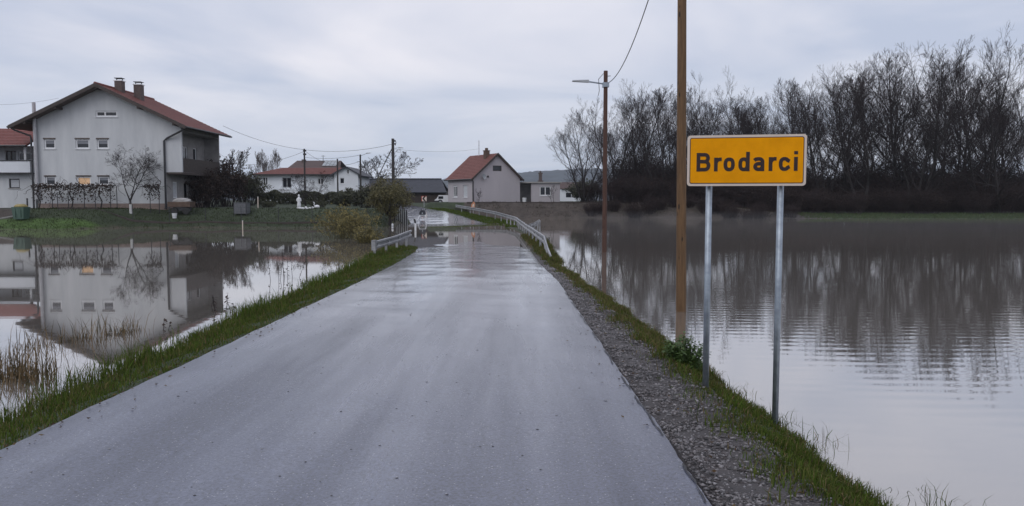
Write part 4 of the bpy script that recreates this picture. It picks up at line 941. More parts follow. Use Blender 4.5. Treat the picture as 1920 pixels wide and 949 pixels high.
# ------------------------------------------------------------------ trees
def gen_tree(seed, H, r0, stems=1, nch=(11, 8, 6, 4), spread=0.8, up=0.10, bare_to=0.22, twig_r=0.014, ratio=(0.42, 0.48, 0.50, 0.55), lean=0.0, splay=0.28, wig=0.10, az=None, fork=0.0):
    """bare deciduous tree: stems carry limbs, limbs branches, branches twigs; limbs longest low in the crown"""
    R = random.Random(seed); tr, cw = MB(), MB()
    def rv(): return Vector((R.gauss(0,1), R.gauss(0,1), R.gauss(0,1)))
    def grow(p, d, Ln_, r, lvl):
        n = (8, 6, 4, 3, 2)[lvl]; pts = [p.copy()]; rad = [r]; end = max(twig_r*0.55, r*(0.16 if lvl == 0 else 0.25)); dirs = [d.copy()]
        trop = up*(0.4, 1.0, 1.1, 0.9, 0.7)[lvl]; wg = wig*(0.55, 0.8, 0.9, 1.0, 1.0)[lvl]
        for i in range(n):
            d = d + rv()*wg + Z*trop; d.normalize()
            p = p + d*(Ln_/n); pts.append(p.copy()); rad.append(r + (end - r)*((i+1)/n)**0.75); dirs.append(d.copy())
        (tr if lvl < 2 else cw).tube(pts, rad, (7, 5, 4, 3, 3)[lvl], cap=lvl < 2)
        if lvl >= len(nch): return
        st = bare_to if lvl == 0 else 0.15; az0 = R.uniform(0, 6.28)
        for k in range(nch[lvl]):
            u = (k + R.uniform(0.1, 0.9))/nch[lvl]; t_ = min(st + (1-st)*u, 0.985)
            f = t_*n; i = min(int(f), n-1); q = pts[i].lerp(pts[i+1], f-i); dd = dirs[i+1]; rr = rad[i] + (rad[i+1]-rad[i])*(f-i)
            az0 += 2.4 + R.uniform(-0.6, 0.6); o_ = dd.orthogonal().normalized(); o_ = (Matrix.Rotation(az0, 3, dd) @ o_)
            ang = spread*R.uniform(0.65, 1.25)*(1.30 - 0.70*u if lvl == 0 else (0.82, 0.70, 0.62)[lvl-1])
            cd = (dd*math.cos(ang) + o_*math.sin(ang)).normalized()
            shp = (0.75 + 0.9*u*(1-u)*2 - 0.55*u*u) if lvl == 0 else (1.15 - 0.65*u)
            grow(q, cd, Ln_*ratio[lvl]*shp*R.uniform(0.7, 1.25), max(twig_r, min(rr*0.7, r*0.45)), lvl+1)
    if fork: tr.tube([(0,0,-0.4),(0,0,fork*0.5),(0,0,fork+0.05)], [r0*1.25, r0, r0*0.95], 8)
    for s_ in range(stems):
        a = (2*math.pi*s_/stems + R.uniform(0, 1)) if az is None else az[s_]; sp_ = splay if stems > 1 else 0.0
        d = Vector((math.cos(a)*sp_ + lean, math.sin(a)*sp_, 1)).normalized(); f = 1.0 if s_ == 0 else R.uniform(0.78, 0.97)
        off = 0.0 if fork else 0.2*(stems > 1)
        grow(Vector((math.cos(a)*off, math.sin(a)*off, fork or -0.3)), d, (H-fork)*0.97*f, r0*(1 if stems == 1 else 0.72), 0)
    zm = max(v[2] for v in cw.v)
    return tr, cw, zm
def tree_thing(name, label, gen, bark='bark', twig='twig', loc=(0,0,0), group=None):
    tr, cw, zm = gen; t_ = thing(name, label, 'tree', loc, 0, group)
    tr.build('trunk', bark, t_, smooth=True); cw.build('crown', twig, t_); return t_, zm
BELT = 'tall bare tree in the dense belt across the flooded field'
GRP = 'bare trees of the belt beyond the flooded field'
protos = []
for i, (sd_, st, spd, spl) in enumerate(((11,1,0.85,0), (23,3,0.80,0.22), (37,2,0.88,0.26), (51,2,0.78,0.18), (68,4,0.85,0.42))):
    protos.append(gen_tree(sd_, 18.0, 0.30, st, nch=(18, 10, 7, 4) if st == 1 else ((13, 9, 7, 4) if st == 2 else (10, 8, 6, 4)), spread=spd, bare_to=0.14, up=0.11, splay=spl, twig_r=0.0125))
made = {}
def place_tree(k, px, top, D, rot_, label=BELT, group=GRP, sx=1.0):
    x = PX(px, D); g = float(ground(x, D)); hgt = P(px, top, D).z - g
    if k not in made:
        t_, zm = tree_thing('bare_tree', label, protos[k], group=group); made[k] = (t_, zm, [True])
    t_, zm, fresh = made[k]
    if fresh[0]: fresh[0] = False
    else: t_ = copy_tree(t_)
    t_['label'] = label
    if group: t_['group'] = group
    elif 'group' in t_: del t_['group']
    s_ = hgt/zm
    t_.location = (x, D, g); t_.rotation_euler = (0, 0, rot_); t_.scale = (s_*sx, s_*sx, s_)
    return t_
belt = [(1095,185,97),(1150,160,100),(1196,152,103),(1236,158,98),(1268,165,106),(1300,175,99),(1350,126,104),(1392,180,98),(1425,175,108),(1462,150,101),(1500,140,107),(1545,112,100),(1578,120,109),(1615,125,98),(1652,98,104),(1685,96,110),(1718,118,99),(1752,72,105),(1795,110,112),(1838,38,101),(1872,150,97),(1905,175,107),(1940,120,101),(1978,150,108),
        (1215,190,120),(1330,185,122),(1480,185,124),(1600,150,122),(1700,150,123),(1800,150,124),(1880,200,121),(1160,205,119),(1265,200,119),(1385,215,120),(1440,205,121),(1530,180,120),(1640,170,119),(1750,165,121),(1850,190,120)]
R = random.Random(5)
for i, (px, top, D) in enumerate(belt):
    lab, g_, k = BELT, GRP, i % 5
    if D >= 119: lab, g_ = 'lower bare tree in the back row of the belt, screened by the front trees', 'back row trees of the belt'
    if px == 1838: lab, g_, k = 'tallest bare tree, towering above the rest of the belt', None, 1
    if px == 1095: lab, g_, k = 'wide bare tree at the end of the belt nearest the houses', None, 4
    place_tree(k, px, top, D, R.uniform(0, 6.28), lab, g_, 0.80 if px == 1838 else R.uniform(0.85, 1.1))

# scrub under the belt
def gen_bush(seed, Hh, Wd_, stems=26, sub=7, leaves=500, lsize=0.10, twig_r=0.012, droop=0.0):
    R = random.Random(seed); st, lf = MB(), MB()
    tips = []
    for i in range(stems):
        a = R.uniform(0, 6.28); b_ = R.uniform(0, 1)**0.6; base = Vector((math.cos(a)*b_*Wd_*0.22, math.sin(a)*b_*Wd_*0.22, -0.15))
        tip = Vector((math.cos(a)*b_*Wd_*0.5, math.sin(a)*b_*Wd_*0.5, Hh*(R.uniform(0.65, 1.0)*(1-0.35*b_))))
        mid = base.lerp(tip, 0.5) + Vector((R.gauss(0,.06)*Wd_, R.gauss(0,.06)*Wd_, Hh*0.06)); st.tube([base, mid, tip - Z*droop*Hh*0.1*b_], [twig_r*2, twig_r*1.5, twig_r*0.6], 4, cap=False)
        for k in range(sub):
            t_ = R.uniform(0.25, 1); q = base.lerp(mid, t_*2) if t_ < 0.5 else mid.lerp(tip, t_*2-1)
            e_ = q + Vector((R.gauss(0,1), R.gauss(0,1), R.uniform(0.1, 1.3)))*Hh*0.13; st.tube([q, q.lerp(e_, 0.5)+Vector((R.gauss(0,.02),R.gauss(0,.02),0))*Hh, e_], [twig_r, twig_r*0.8, twig_r*0.5], 3, cap=False); tips.append((q, e_))
    for i in range(leaves):
        q, e_ = R.choice(tips); c_ = q.lerp(e_, R.uniform(0.1, 1.1)) + Vector((R.gauss(0,1),R.gauss(0,1),R.gauss(0,1)))*lsize*0.8
        a = Vector((R.gauss(0,1),R.gauss(0,1),R.gauss(0,1))).normalized(); b_ = a.orthogonal().normalized(); s_ = lsize*R.uniform(0.5, 1.2)
        lf.add([c_-a*s_, c_+b_*s_*0.45, c_+a*s_, c_-b_*s_*0.45], [(0,1,2,3)])
    return st, lf
def bush_thing(name, label, gen, stem='twig', leaf='leaf_dark', loc=(0,0,0), group=None, cat='bush', leafname='foliage'):
    t_ = thing(name, label, cat, loc, 0, group); gen[0].build('stem', stem, t_); 
    if gen[1].v: gen[1].build(leafname, leaf, t_)
    return t_
sc_p = [bush_thing('scrub_bush', 'dense dark brown bare scrub bush at the foot of the tree belt', gen_bush(100+i, 4.2, 5.0, 80, 12, 900, 0.10, 0.014), 'twig_red', 'leaf_brown', group='scrub under the tree belt') for i in range(3)]
R = random.Random(9); spots = []
for i in range(30): spots.append((1115 + i*28.5 + R.uniform(-8, 8), R.uniform(96.5, 99.5), R.uniform(0.75, 1.1)))
for i in range(15): spots.append((1105 + i*27 + R.uniform(-8, 8), R.uniform(93.6, 95.5) - 3.5*(i > 9), R.uniform(0.40, 0.62)))
for i in range(26): spots.append((1170 + i*31 + R.uniform(-8, 8), R.uniform(103, 107), R.uniform(1.1, 1.6)))
for i in range(20): spots.append((1190 + i*40 + R.uniform(-8, 8), R.uniform(112, 118), R.uniform(1.5, 2.1)))
for i, (px, D, s_) in enumerate(spots):
    t_ = sc_p[i] if i < 3 else copy_tree(sc_p[i % 3])
    if 30 <= i < 45: tag(t_, 'low brown scrub bush on the bank right at the water edge below the belt', group='low scrub at the water edge')
    elif i >= 71: tag(t_, 'tall brown scrub bush deep among the rear trunks of the belt', group='tall scrub among the rear trunks')
    elif i >= 45: tag(t_, 'head high brown scrub bush standing between the front and rear trunks', group='middle scrub between the trunks')
    x = PX(px, D); t_.location = (x, D, float(ground(x, D))); t_.rotation_euler = (0, 0, R.uniform(0, 6.28)); t_.scale = (s_, s_, s_*R.uniform(0.85, 1.1))

# single trees about the houses
def one_tree(label, px, top, D, gen, bark='bark', twig='twig', name='bare_tree', sx=1.0, rot_=0.0):
    x = PX(px, D); g = float(ground(x, D)) ; t_, zm = tree_thing(name, label, gen, bark, twig, (x, D, g-0.05)); s_ = (P(px, top, D).z - g)/zm
    t_.scale = (s_*sx, s_*sx, s_); t_.rotation_euler = (0, 0, rot_); return t_
gt_ = one_tree('forked bare fruit tree with whitewashed trunk in front of the large house', 246, 268, 63.0, gen_tree(71, 6, 0.12, 3, nch=(9, 7, 6, 4), spread=0.95, bare_to=0.30, up=0.02, twig_r=0.008, splay=0.50, az=(0.2, 3.3, 1.4), fork=1.3, ratio=(0.55,0.5,0.5,0.55)), 'bark', 'twig', 'fruit_tree', 0.9)
q = MB(); q.tube([(0,0,-0.6),(0,0,0.3),(0.0,0,1.0)], [0.19,0.155,0.14], 8); q.build('whitewashed_base', 'whitewash', gt_)
one_tree('dark bare tree in front of the white bungalow beside the slim pole', 578, 318, 78.0, gen_tree(83, 6, 0.13, 3, nch=(8, 7, 6, 3), spread=0.95, bare_to=0.3, up=0.03, twig_r=0.011, splay=0.5), name='fruit_tree', sx=1.3)
one_tree('pale leafless birch rising behind the white bungalow', 497, 276, 135.0, gen_tree(91, 12, 0.14, 3, nch=(12, 8, 6, 4), spread=0.5, bare_to=0.2, up=0.15, twig_r=0.02), 'twig_pale', 'twig_pale', 'birch_tree', 0.9)
one_tree('wide bare walnut tree rising behind the dark barn', 708, 280, 122.0, gen_tree(97, 10, 0.25, 3, nch=(9, 7, 5, 4), spread=0.9, bare_to=0.2, up=0.03, twig_r=0.024, splay=0.6), name='walnut_tree', sx=1.2)
one_tree('thin young bare tree against the pink gable wall', 898, 352, 95.6, gen_tree(101, 2.2, 0.045, 1, nch=(7, 5, 4), spread=0.6, bare_to=0.45, up=0.1, twig_r=0.010), name='young_tree')
one_tree('thin bare tree beside the flat annex window', 1036, 344, 98.5, gen_tree(103, 2.8, 0.06, 2, nch=(6, 5, 4), spread=0.6, bare_to=0.3, up=0.1, twig_r=0.012), name='young_tree')
for i, (px, top, D, lab) in enumerate(((412,272,84,'dark bare tree right behind the balcony corner of the large house'), (392,290,78,'dark twiggy tree below the brown balcony'), (455,318,90,'low dark bare tree beside the hidden street lamp'))):
    one_tree(lab, px, top, D, gen_tree(110+i, 7, 0.12, 3, nch=(8, 7, 6, 3), spread=0.6, bare_to=0.15, up=0.12, twig_r=0.019), name='yard_tree', sx=1.35)
def one_bush(name, label, px, pyb, D, Hh, Wd_, seed, stem='twig', leaf='leaf_dark', **kw):
    x = PX(px, D); g = float(ground(x, D)); return bush_thing(name, label, gen_bush(seed, Hh, Wd_, **kw), stem, leaf, (x, D, g))
one_bush('dark_shrub', 'tall dark shrub under the brown balcony of the large house', 385, 395, 70.0, 4.0, 3.4, 201, leaf='leaf_brown', stems=60, sub=9, leaves=2600, lsize=0.12)
one_bush('dark_shrub', 'broad dark shrub between the large house and the bungalow', 422, 395, 74.0, 5.0, 4.8, 202, leaf='leaf_brown', stems=70, sub=9, leaves=3600, lsize=0.13)
one_bush('dark_shrub', 'rounded dark shrub behind the garden cage', 460, 395, 80.0, 3.9, 4.0, 203, stems=60, sub=8, leaves=3000, lsize=0.13)
one_bush('evergreen_bush', 'dark green bush in front of the shed gable', 652, 405, 76.0, 1.7, 3.4, 204, stems=50, sub=8, leaves=4200, lsize=0.12)
one_bush('evergreen_bush', 'dark green bush beside the round olive bush', 690, 412, 70.0, 2.1, 2.6, 205, stems=44, sub=8, leaves=3200, lsize=0.11)
one_bush('pinkish_shrub', 'small pale pinkish shrub in front of the barn', 697, 380, 82.0, 2.7, 2.2, 206, 'twig_pale', 'twig_pale', stems=40, sub=9, leaves=500, lsize=0.09)
# round olive bush with a short trunk
x = PX(731, 63.0); g = float(ground(x, 63.0)); R = random.Random(31)
ob_ = thing('olive_bush', 'round olive brown bush tree with dense crown beside the thick utility pole', 'bush', (x, 63.0, g))
q = MB(); q.tube([(0,0,-0.3),(0.03,0,0.5),(-0.02,0,1.2)], [0.16,0.13,0.1], 8)
for k in range(9):
    a = k*0.7; q.tube([(0,0,0.6+0.06*k),(math.cos(a)*0.7,math.sin(a)*0.7,1.5),(math.cos(a)*1.3,math.sin(a)*1.3,2.3+0.2*math.sin(k))], [0.07,0.05,0.02], 5)
q.build('trunk', 'bark', ob_)
q = MB(); lf = 9000
cl_ = []
for i in range(90):
    d = Vector((R.gauss(0,1),R.gauss(0,1),R.gauss(0,1))).normalized(); rr = R.uniform(0.45, 1.0); cl_.append(Vector((d.x*1.75*rr, d.y*1.75*rr, 2.35 + d.z*1.45*rr)))
for i in range(lf):
    c_ = R.choice(cl_) + Vector((R.gauss(0,.2),R.gauss(0,.2),R.gauss(0,.2))); a = Vector((R.gauss(0,1),R.gauss(0,1),R.gauss(0,1))).normalized(); b_ = a.orthogonal().normalized(); s_ = R.uniform(0.04, 0.10)
    q.add([c_-a*s_, c_+b_*s_*0.5, c_+a*s_, c_-b_*s_*0.5], [(0,1,2,3)])
q.build('foliage', 'leaf_olive', ob_)
one_bush('willow_shrub', 'yellowish willow shrub standing in the flooded ditch', 645, 450, 43.5, 2.05, 3.9, 207, 'leaf_olive', 'leaf_yellow', stems=85, sub=9, leaves=3200, lsize=0.06, twig_r=0.008).location.z = -0.1
one_bush('willow_shrub', 'smaller straw coloured shrub in the water near the blunt guardrail end', 690, 458, 38.5, 1.15, 1.7, 208, 'leaf_olive', 'leaf_yellow', stems=50, sub=8, leaves=1100, lsize=0.05, twig_r=0.007).location.z = -0.1
one_bush('low_bush', 'low dark bush under the pink house windows', 862, 382, 93.5, 0.95, 2.4, 209, stems=36, sub=8, leaves=1600, lsize=0.09)
one_bush('evergreen_bush', 'dark evergreen bush beyond the flat annex', 1095, 372, 112.0, 3.6, 5.0, 210, stems=50, sub=8, leaves=4000, lsize=0.16)

# hedge before the bungalow
R = random.Random(41)
hdg = thing('clipped_hedge', 'long low dark hedge in front of the white bungalow', 'hedge', (PX(562, 86), 86.0, float(ground(PX(562,86), 86.0))))
q = MB(); L2 = PX(640, 86) - PX(478, 86)
for i in range(9000):
    c_ = Vector((R.uniform(-L2/2, L2/2), R.gauss(0, 0.3), 0.0)); c_.z = R.uniform(0, 1)**0.7*(1.35 + 0.15*math.sin(c_.x*1.7) + 0.1*math.sin(c_.x*4.1))
    a = Vector((R.gauss(0,1),R.gauss(0,1),R.gauss(0,1))).normalized(); b_ = a.orthogonal().normalized(); s_ = R.uniform(0.06, 0.14); q.add([c_-a*s_, c_+b_*s_*0.5, c_+a*s_, c_-b_*s_*0.5], [(0,1,2,3)])
q.build('foliage', 'leaf_dark', hdg)
q = MB()
for i in range(30):
    u = -L2/2 + L2*(i+0.5)/30; q.tube([(u,0,-0.2),(u+R.uniform(-.1,.1),0,0.9)], 0.02, 4)
q.build('stem', 'bark', hdg)

# ------------------------------------------------------------------ garden things
# vine arbour along the house front
y_ = 63.9; a0, a1 = PX(62, y_), PX(302, y_); zv = P(150, 347, y_).z; R = random.Random(17)
arb = thing('vine_arbour', 'metal frame arbour overgrown with bare vines along the house wall', 'arbour', (a0, y_, 0))
L3 = a1 - a0
for i, px in enumerate((66, 100, 130, 160, 209, 221, 283, 300)):
    u = PX(px, y_) - a0; zg = float(ground(a0+u, y_)); q = MB(); q.tube([(u,0,zg-0.3),(u,0,zv-0.12)] + ([(u-0.25,0.0,zv+0.15)] if i in (5, 7) else []), 0.032, 6); q.build('post', 'black_metal', arb)
q = MB(); q.tube([(0,0,zv-0.1),(PX(219,y_)-a0,0,zv-0.05)], 0.028, 6); q.tube([(PX(270,y_)-a0,0,zv-0.12),(L3,0,zv-0.12)], 0.028, 6); q.build('rail', 'black_metal', arb)
q = MB()
for i in range(46):
    u = R.uniform(0.1, PX(212,y_)-a0) if i < 40 else R.uniform(PX(276,y_)-a0, L3); p = Vector((u, R.uniform(-.12,.12), zv-0.1 + R.uniform(-0.1, 0.12))); d = Vector((R.choice((-1,1))*R.uniform(0.5,1), 0, R.uniform(-0.9,0.3))); pts = [p.copy()]
    for k in range(R.randint(5, 11)):
        d = (d + Vector((R.gauss(0,.6), R.gauss(0,.1), R.gauss(0,.5)-0.12))).normalized(); p = p + d*0.22; p.z = max(p.z, float(ground(a0+p.x, y_))+0.1); pts.append(p.copy())
    r_ = R.uniform(0.012, 0.034); q.tube(pts, [r_*(1-0.6*j/len(pts)) for j in range(len(pts))], 4)
for u in (0.5, 3.2, 5.6):
    zg = float(ground(a0+u, y_)); q.tube([(u,0,zg-0.2),(u+0.15,0.05,zg+0.6),(u-0.1,0,zg+1.2),(u+0.1,0,zv)], [0.06,0.05,0.045,0.03], 6)
q.build('vine', 'bark', arb)
q = MB()
for i in range(1500):
    u = R.uniform(0, PX(215,y_)-a0) if R.random() < 0.85 else R.uniform(PX(274,y_)-a0, L3); c_ = Vector((u, R.uniform(-.2,.2), zv + R.gauss(-0.05, 0.12) - (R.random()**3)*1.2)); a = Vector((R.gauss(0,1),R.gauss(0,1),R.gauss(0,1))).normalized(); b_ = a.orthogonal().normalized(); s_ = R.uniform(0.04, 0.11); q.add([c_-a*s_, c_+b_*s_*0.6, c_+a*s_, c_-b_*s_*0.6], [(0,1,2,3)])
q.build('withered_leaves', 'leaf_brown', arb)
# compost bin
bx = P(40, 407, 59.0); zg = float(ground(bx.x, 59.0)); t_ = thing('garden_bin', 'green garden bin with dull yellow lid by the annex drive', 'bin', (bx.x, 59.0, zg))
q = MB(); q.hexa([(-0.38,-0.36,0),(0.38,-0.36,0),(0.38,0.36,0),(-0.38,0.36,0),(-0.47,-0.44,0.92),(0.47,-0.44,0.92),(0.47,0.44,0.92),(-0.47,0.44,0.92)]); q.build('body', 'green_plastic', t_)
q = MB(); q.lathe((0,0,0.925), [(0.46,0),(0.47,0.06),(0.36,0.17),(0.2,0.22),(0.0,0.23)], 14); q.build('lid', 'yellow_lid', t_)
q = MB()
for s_ in (-1, 1): q.box((s_*0.2-0.03,-0.45,0.15), (s_*0.2+0.03,-0.38,0.8))
q.build('rib', 'green_plastic', t_)
tp = P(52, 400, 59.6); zg = float(ground(tp.x, 59.6)); q = MB(); q.tube([(0,0,-0.4),(0,0,1.35)], 0.06, 7); t_ = thing('stub_post', 'short black post right beside the green garden bin', 'post', (tp.x, 59.6, zg)); q.build('shaft', 'black_metal', t_)
q = MB(); q.lathe((0,0,1.35), [(0.07,0),(0.075,0.03),(0.03,0.08),(0,0.09)], 8); q.build('cap', 'black_metal', t_)
ks0, ks1 = Vector((-46,54.2,0)), Vector((PX(57,60.5),60.5,0)); q = MB()
for i in range(10):
    a, b_ = ks0.lerp(ks1, i/10), ks0.lerp(ks1, (i+0.97)/10); za, zb_ = float(ground(a.x,a.y)), float(ground(b_.x,b_.y)); q.hexa([(a.x,a.y-0.07,za-0.2),(b_.x,b_.y-0.07,zb_-0.2),(b_.x,b_.y+0.07,zb_-0.2),(a.x,a.y+0.07,za-0.2),(a.x,a.y-0.07,za+0.09),(b_.x,b_.y-0.07,zb_+0.09),(b_.x,b_.y+0.07,zb_+0.09),(a.x,a.y+0.07,za+0.09)])
tag(q.build('drive_kerb', 'concrete'), 'pale concrete kerb running along the annex drive', 'kerb')
# cart under the balcony
ct = P(342, 392, 64.0); zg = float(ground(ct.x, 64.0)); t_ = thing('hand_cart', 'old brown wooden cart parked under the brown balcony', 'cart', (ct.x, 64.0, zg))
q = MB(); q.hexa([(-0.85,-0.5,0.62),(0.75,-0.5,0.62),(0.75,0.5,0.62),(-0.85,0.5,0.62),(-0.95,-0.6,1.05),(0.9,-0.6,1.05),(0.9,0.6,1.05),(-0.95,0.6,1.05)]); bo = q.build('box', 'rust_brown', t_)
for k in range(3):
    q = MB(); q.box((-0.94,-0.64,0.66+k*0.13), (0.89,-0.612,0.77+k*0.13)); q.build('plank', 'rust_brown', bo)
q = MB(); q.ball((0.0,0.0,1.1), (0.8,0.5,0.28), 10, 6, 0.12, R); q.build('load', 'concrete', t_)
for x_ in (-0.45, 0.5):
    q = MB(); q.lathe((0,0,0), [(0.0,-0.06),(0.25,-0.06),(0.30,-0.03),(0.30,0.03),(0.25,0.06),(0.0,0.06)], 14); q.v = [tuple(rotx @ Vector(p) + Vector((x_,-0.5,0.3))) for p in q.v]; q.build('wheel', 'tyre', t_)
q = MB(); q.tube([(-0.8,0,0.65),(-1.5,0,0.5)], 0.03, 5); q.box((-0.6,-0.42,0.32), (0.6,0.42,0.60)); q.build('chassis', 'black_metal', t_)
bk = thing('white_pail', 'white pail on the lawn in front of the old cart', 'bucket', (P(328,398,63.0).x, 62.9, float(ground(P(328,398,63).x, 62.9))))
q = MB(); q.lathe((0,0,0), [(0.15,0),(0.2,0.4),(0.21,0.42),(0.17,0.42),(0.14,0.2)], 12); q.build('pail', 'white_paint', bk)
q = MB(); q.tube([(-0.2,0,0.4),(-0.12,0,0.54),(0.12,0,0.54),(0.2,0,0.4)], 0.012, 5); q.build('handle', 'black_metal', bk)
# cage / cold frame
cg = P(454, 392, 64.0); zg = float(ground(cg.x, 64.0)); t_ = thing('garden_cage', 'grey box shaped garden cage on the lawn', 'cage', (cg.x, 64.0, zg)); W_ = 0.5; hz_ = 0.95
for sx_ in (-1, 1):
    for sy_ in (-1, 1):
        q = MB(); q.box((sx_*W_-0.025,sy_*W_-0.025,-0.1), (sx_*W_+0.025,sy_*W_+0.025,hz_)); q.build('corner_post', 'black_metal', t_)
for nme, a, b_ in (('side_panel', (-W_+0.03,-W_-0.01,0.05), (W_-0.03,-W_+0.01,hz_-0.04)), ('side_panel', (-W_-0.01,-W_+0.03,0.05), (-W_+0.01,W_-0.03,hz_-0.04)), ('side_panel', (W_-0.01,-W_+0.03,0.05), (W_+0.01,W_-0.03,hz_-0.04)), ('roof_panel', (-W_-0.04,-W_-0.04,hz_), (W_+0.04,W_+0.04,hz_+0.03))):
    q = MB(); q.box(a, b_); q.build(nme, 'cage_mesh', t_)
# white garden statue and its ring of white stones
stp = P(561, 402, 66.0); zg = float(ground(stp.x, 66.0)); t_ = thing('garden_statue', 'slender white garden statue on the lawn', 'statue', (stp.x, 66.0, zg))
q = MB(); q.lathe((0,0,0), [(0.20,-0.05),(0.20,0.10),(0.15,0.14)], 12); q.build('base', 'white_paint', t_)
q = MB(); q.lathe((0,0,0), [(0.15,0.14),(0.17,0.3),(0.13,0.55),(0.15,0.72),(0.16,0.85),(0.10,0.93),(0.05,0.97),(0.055,1.0),(0.085,1.06),(0.085,1.13),(0.05,1.19),(0,1.2)], 14)
q.tube([(-0.14,0,0.86),(-0.2,-0.03,0.68),(-0.1,-0.12,0.6)], [0.045,0.04,0.035], 6); q.tube([(0.14,0,0.86),(0.2,-0.03,0.68),(0.1,-0.12,0.6)], [0.045,0.04,0.035], 6); q.build('figure', 'white_paint', t_, smooth=True)
R = random.Random(3)
for i in range(9):
    a = i*0.62; px_, py_ = stp.x + 0.75 + 0.55*math.cos(a), 65.6 + 0.35*math.sin(a); g = float(ground(px_, py_)); q = MB(); q.ball((0,0,0.08), (R.uniform(.07,.12),R.uniform(.07,.1),R.uniform(.06,.13)), 7, 5, 0.15, R); o = q.build('garden_stone', 'white_paint'); o.location = (px_, py_, g); tag(o, 'white painted stone in the ring beside the garden statue', 'stone', 'white stones ringed beside the statue')
sw_ = thing('white_swan_planter', 'white swan shaped planter behind the ring of stones', 'planter', (stp.x+1.45, 66.3, float(ground(stp.x+1.45, 66.3))))
sw_.scale = (0.72, 0.72, 0.72)
q = MB(); q.ball((0,0,0.22), (0.34,0.22,0.22), 10, 6); q.build('body', 'white_paint', sw_, smooth=True)
q = MB(); q.tube([(-0.25,0,0.3),(-0.36,0,0.5),(-0.28,0,0.68),(-0.36,0,0.76),(-0.46,0,0.70)], [0.07,0.05,0.045,0.05,0.02], 7); q.build('neck', 'white_paint', sw_, smooth=True)
for px, D, lab in ((503,70.0,'low dark mound shrub on the lawn beside the garden cage'), (598,70.0,'low dark mound shrub behind the white planter')):
    x = PX(px, D); t_ = bush_thing('mound_shrub', lab, gen_bush(300+px, 0.75, 1.7, 30, 8, 1500, 0.06, 0.006), 'twig', 'leaf_dark', (x, D, float(ground(x, D))))
# wire fence along the shore
R = random.Random(8)
fy = lambda x: 59.6 + (0.6 if x > -22 else 0)
wf = thing('wire_fence', 'thin dark wire fence with slim posts along the lawn edge', 'fence', (0, 0, 0))
fpx = [110, 180, 250, 318, 386, 453, 522, 586, 640, 690]
fps = []
for px in fpx:
    D = 61.7; x = PX(px, D); zg = float(ground(x, D)); fps.append(Vector((x, D, zg)))
    q = MB(); q.tube([(x,D,zg-0.4),(x+R.uniform(-.03,.03),D,zg+1.35)], 0.028, 6); q.build('post', 'black_metal', wf)
for hgt in (0.15, 0.55, 0.95, 1.3):
    q = MB(); q.tube([p + Z*hgt for p in fps], 0.006, 4); q.build('wire', 'cable', wf)
kb = MB()
for a, b_ in zip(fps[:-1], fps[1:]): kb.hexa([a+Vector((0,-0.06,-0.25)), b_+Vector((0,-0.06,-0.25)), b_+Vector((0,0.06,-0.25)), a+Vector((0,0.06,-0.25)), a+Vector((0,-0.06,0.12)), b_+Vector((0,-0.06,0.12)), b_+Vector((0,0.06,0.12)), a+Vector((0,0.06,0.12))])
kb.build('base_board', 'wood_dark', wf)
pw_ = P(455, 435, 58.5); t_ = thing('water_stake', 'pale stake standing in the water before the wire fence', 'post', (pw_.x, 58.5, -0.3)); q = MB(); q.tube([(0,0,-0.2),(0.01,0,0.85)], 0.04, 6); q.build('shaft', 'sign_rim', t_); q = MB(); q.lathe((0.01,0,0.85), [(0.045,0),(0.05,0.03),(0,0.05)], 6); q.build('cap', 'white_paint', t_)
y2 = P(484, 400, 68.0); t_ = thing('garden_stake', 'pale stake on the lawn between cage and mound shrub', 'post', (y2.x, 68.0, float(ground(y2.x, 68.0)))); q = MB(); q.tube([(0,0,-0.2),(0.01,0,0.95)], 0.045, 6); q.build('shaft', 'sign_rim', t_); q = MB(); q.lathe((0.01,0,0.95), [(0.05,0),(0.055,0.03),(0,0.05)], 6); q.build('cap', 'white_paint', t_)

# ------------------------------------------------------------------ verge grass, reeds, gravel, weeds
rng = np.random.default_rng(12)
def blades(name, x, y, hgt, wid, lean, palette, seg=2, z=None, kind=True):
    """grass blades as tapered bent strips"""
    n = len(x); z = ground(x, y) - 0.015 if z is None else z
    az = rng.uniform(0, 2*np.pi, n); la = rng.uniform(0, 2*np.pi, n); lm = np.abs(rng.normal(0, 1, n))*lean*hgt
    wx, wy = np.cos(az)*wid, np.sin(az)*wid; dx, dy = np.cos(la)*lm, np.sin(la)*lm
    V = np.zeros((n, 5, 3))
    V[:,0] = np.c_[x-wx, y-wy, z]; V[:,1] = np.c_[x+wx, y+wy, z]
    mx_, my_ = x+dx*0.35, y+dy*0.35; mz = z + hgt*0.6
    V[:,2] = np.c_[mx_+wx*0.75, my_+wy*0.75, mz]; V[:,3] = np.c_[mx_-wx*0.75, my_-wy*0.75, mz]
    V[:,4] = np.c_[x+dx, y+dy, z + np.sqrt(np.maximum((hgt)**2 - (lm*0.8)**2, (0.3*hgt)**2))]
    b_ = (np.arange(n)*5)[:,None]
    Ft = np.concatenate([b_+np.array([0,1,2]), b_+np.array([0,2,3]), b_+np.array([3,2,4])], 0)
    pal = np.array(palette); ci = rng.integers(0, len(pal), n); c = pal[ci]*rng.uniform(0.7, 1.3, (n, 1)); C_ = np.repeat(c, 5, 0)
    return np_mesh(name, V.reshape(-1, 3), Ft, 'grass', colors=C_)
GREEN = [(0.080,0.130,0.020),(0.065,0.108,0.018),(0.105,0.150,0.028),(0.125,0.140,0.038),(0.058,0.092,0.016)]
DRY = [(0.17,0.13,0.06),(0.12,0.10,0.05),(0.20,0.155,0.08)]
def samp(n, ya, yb, p=1.0): return ya + (yb-ya)*rng.random(n)**p
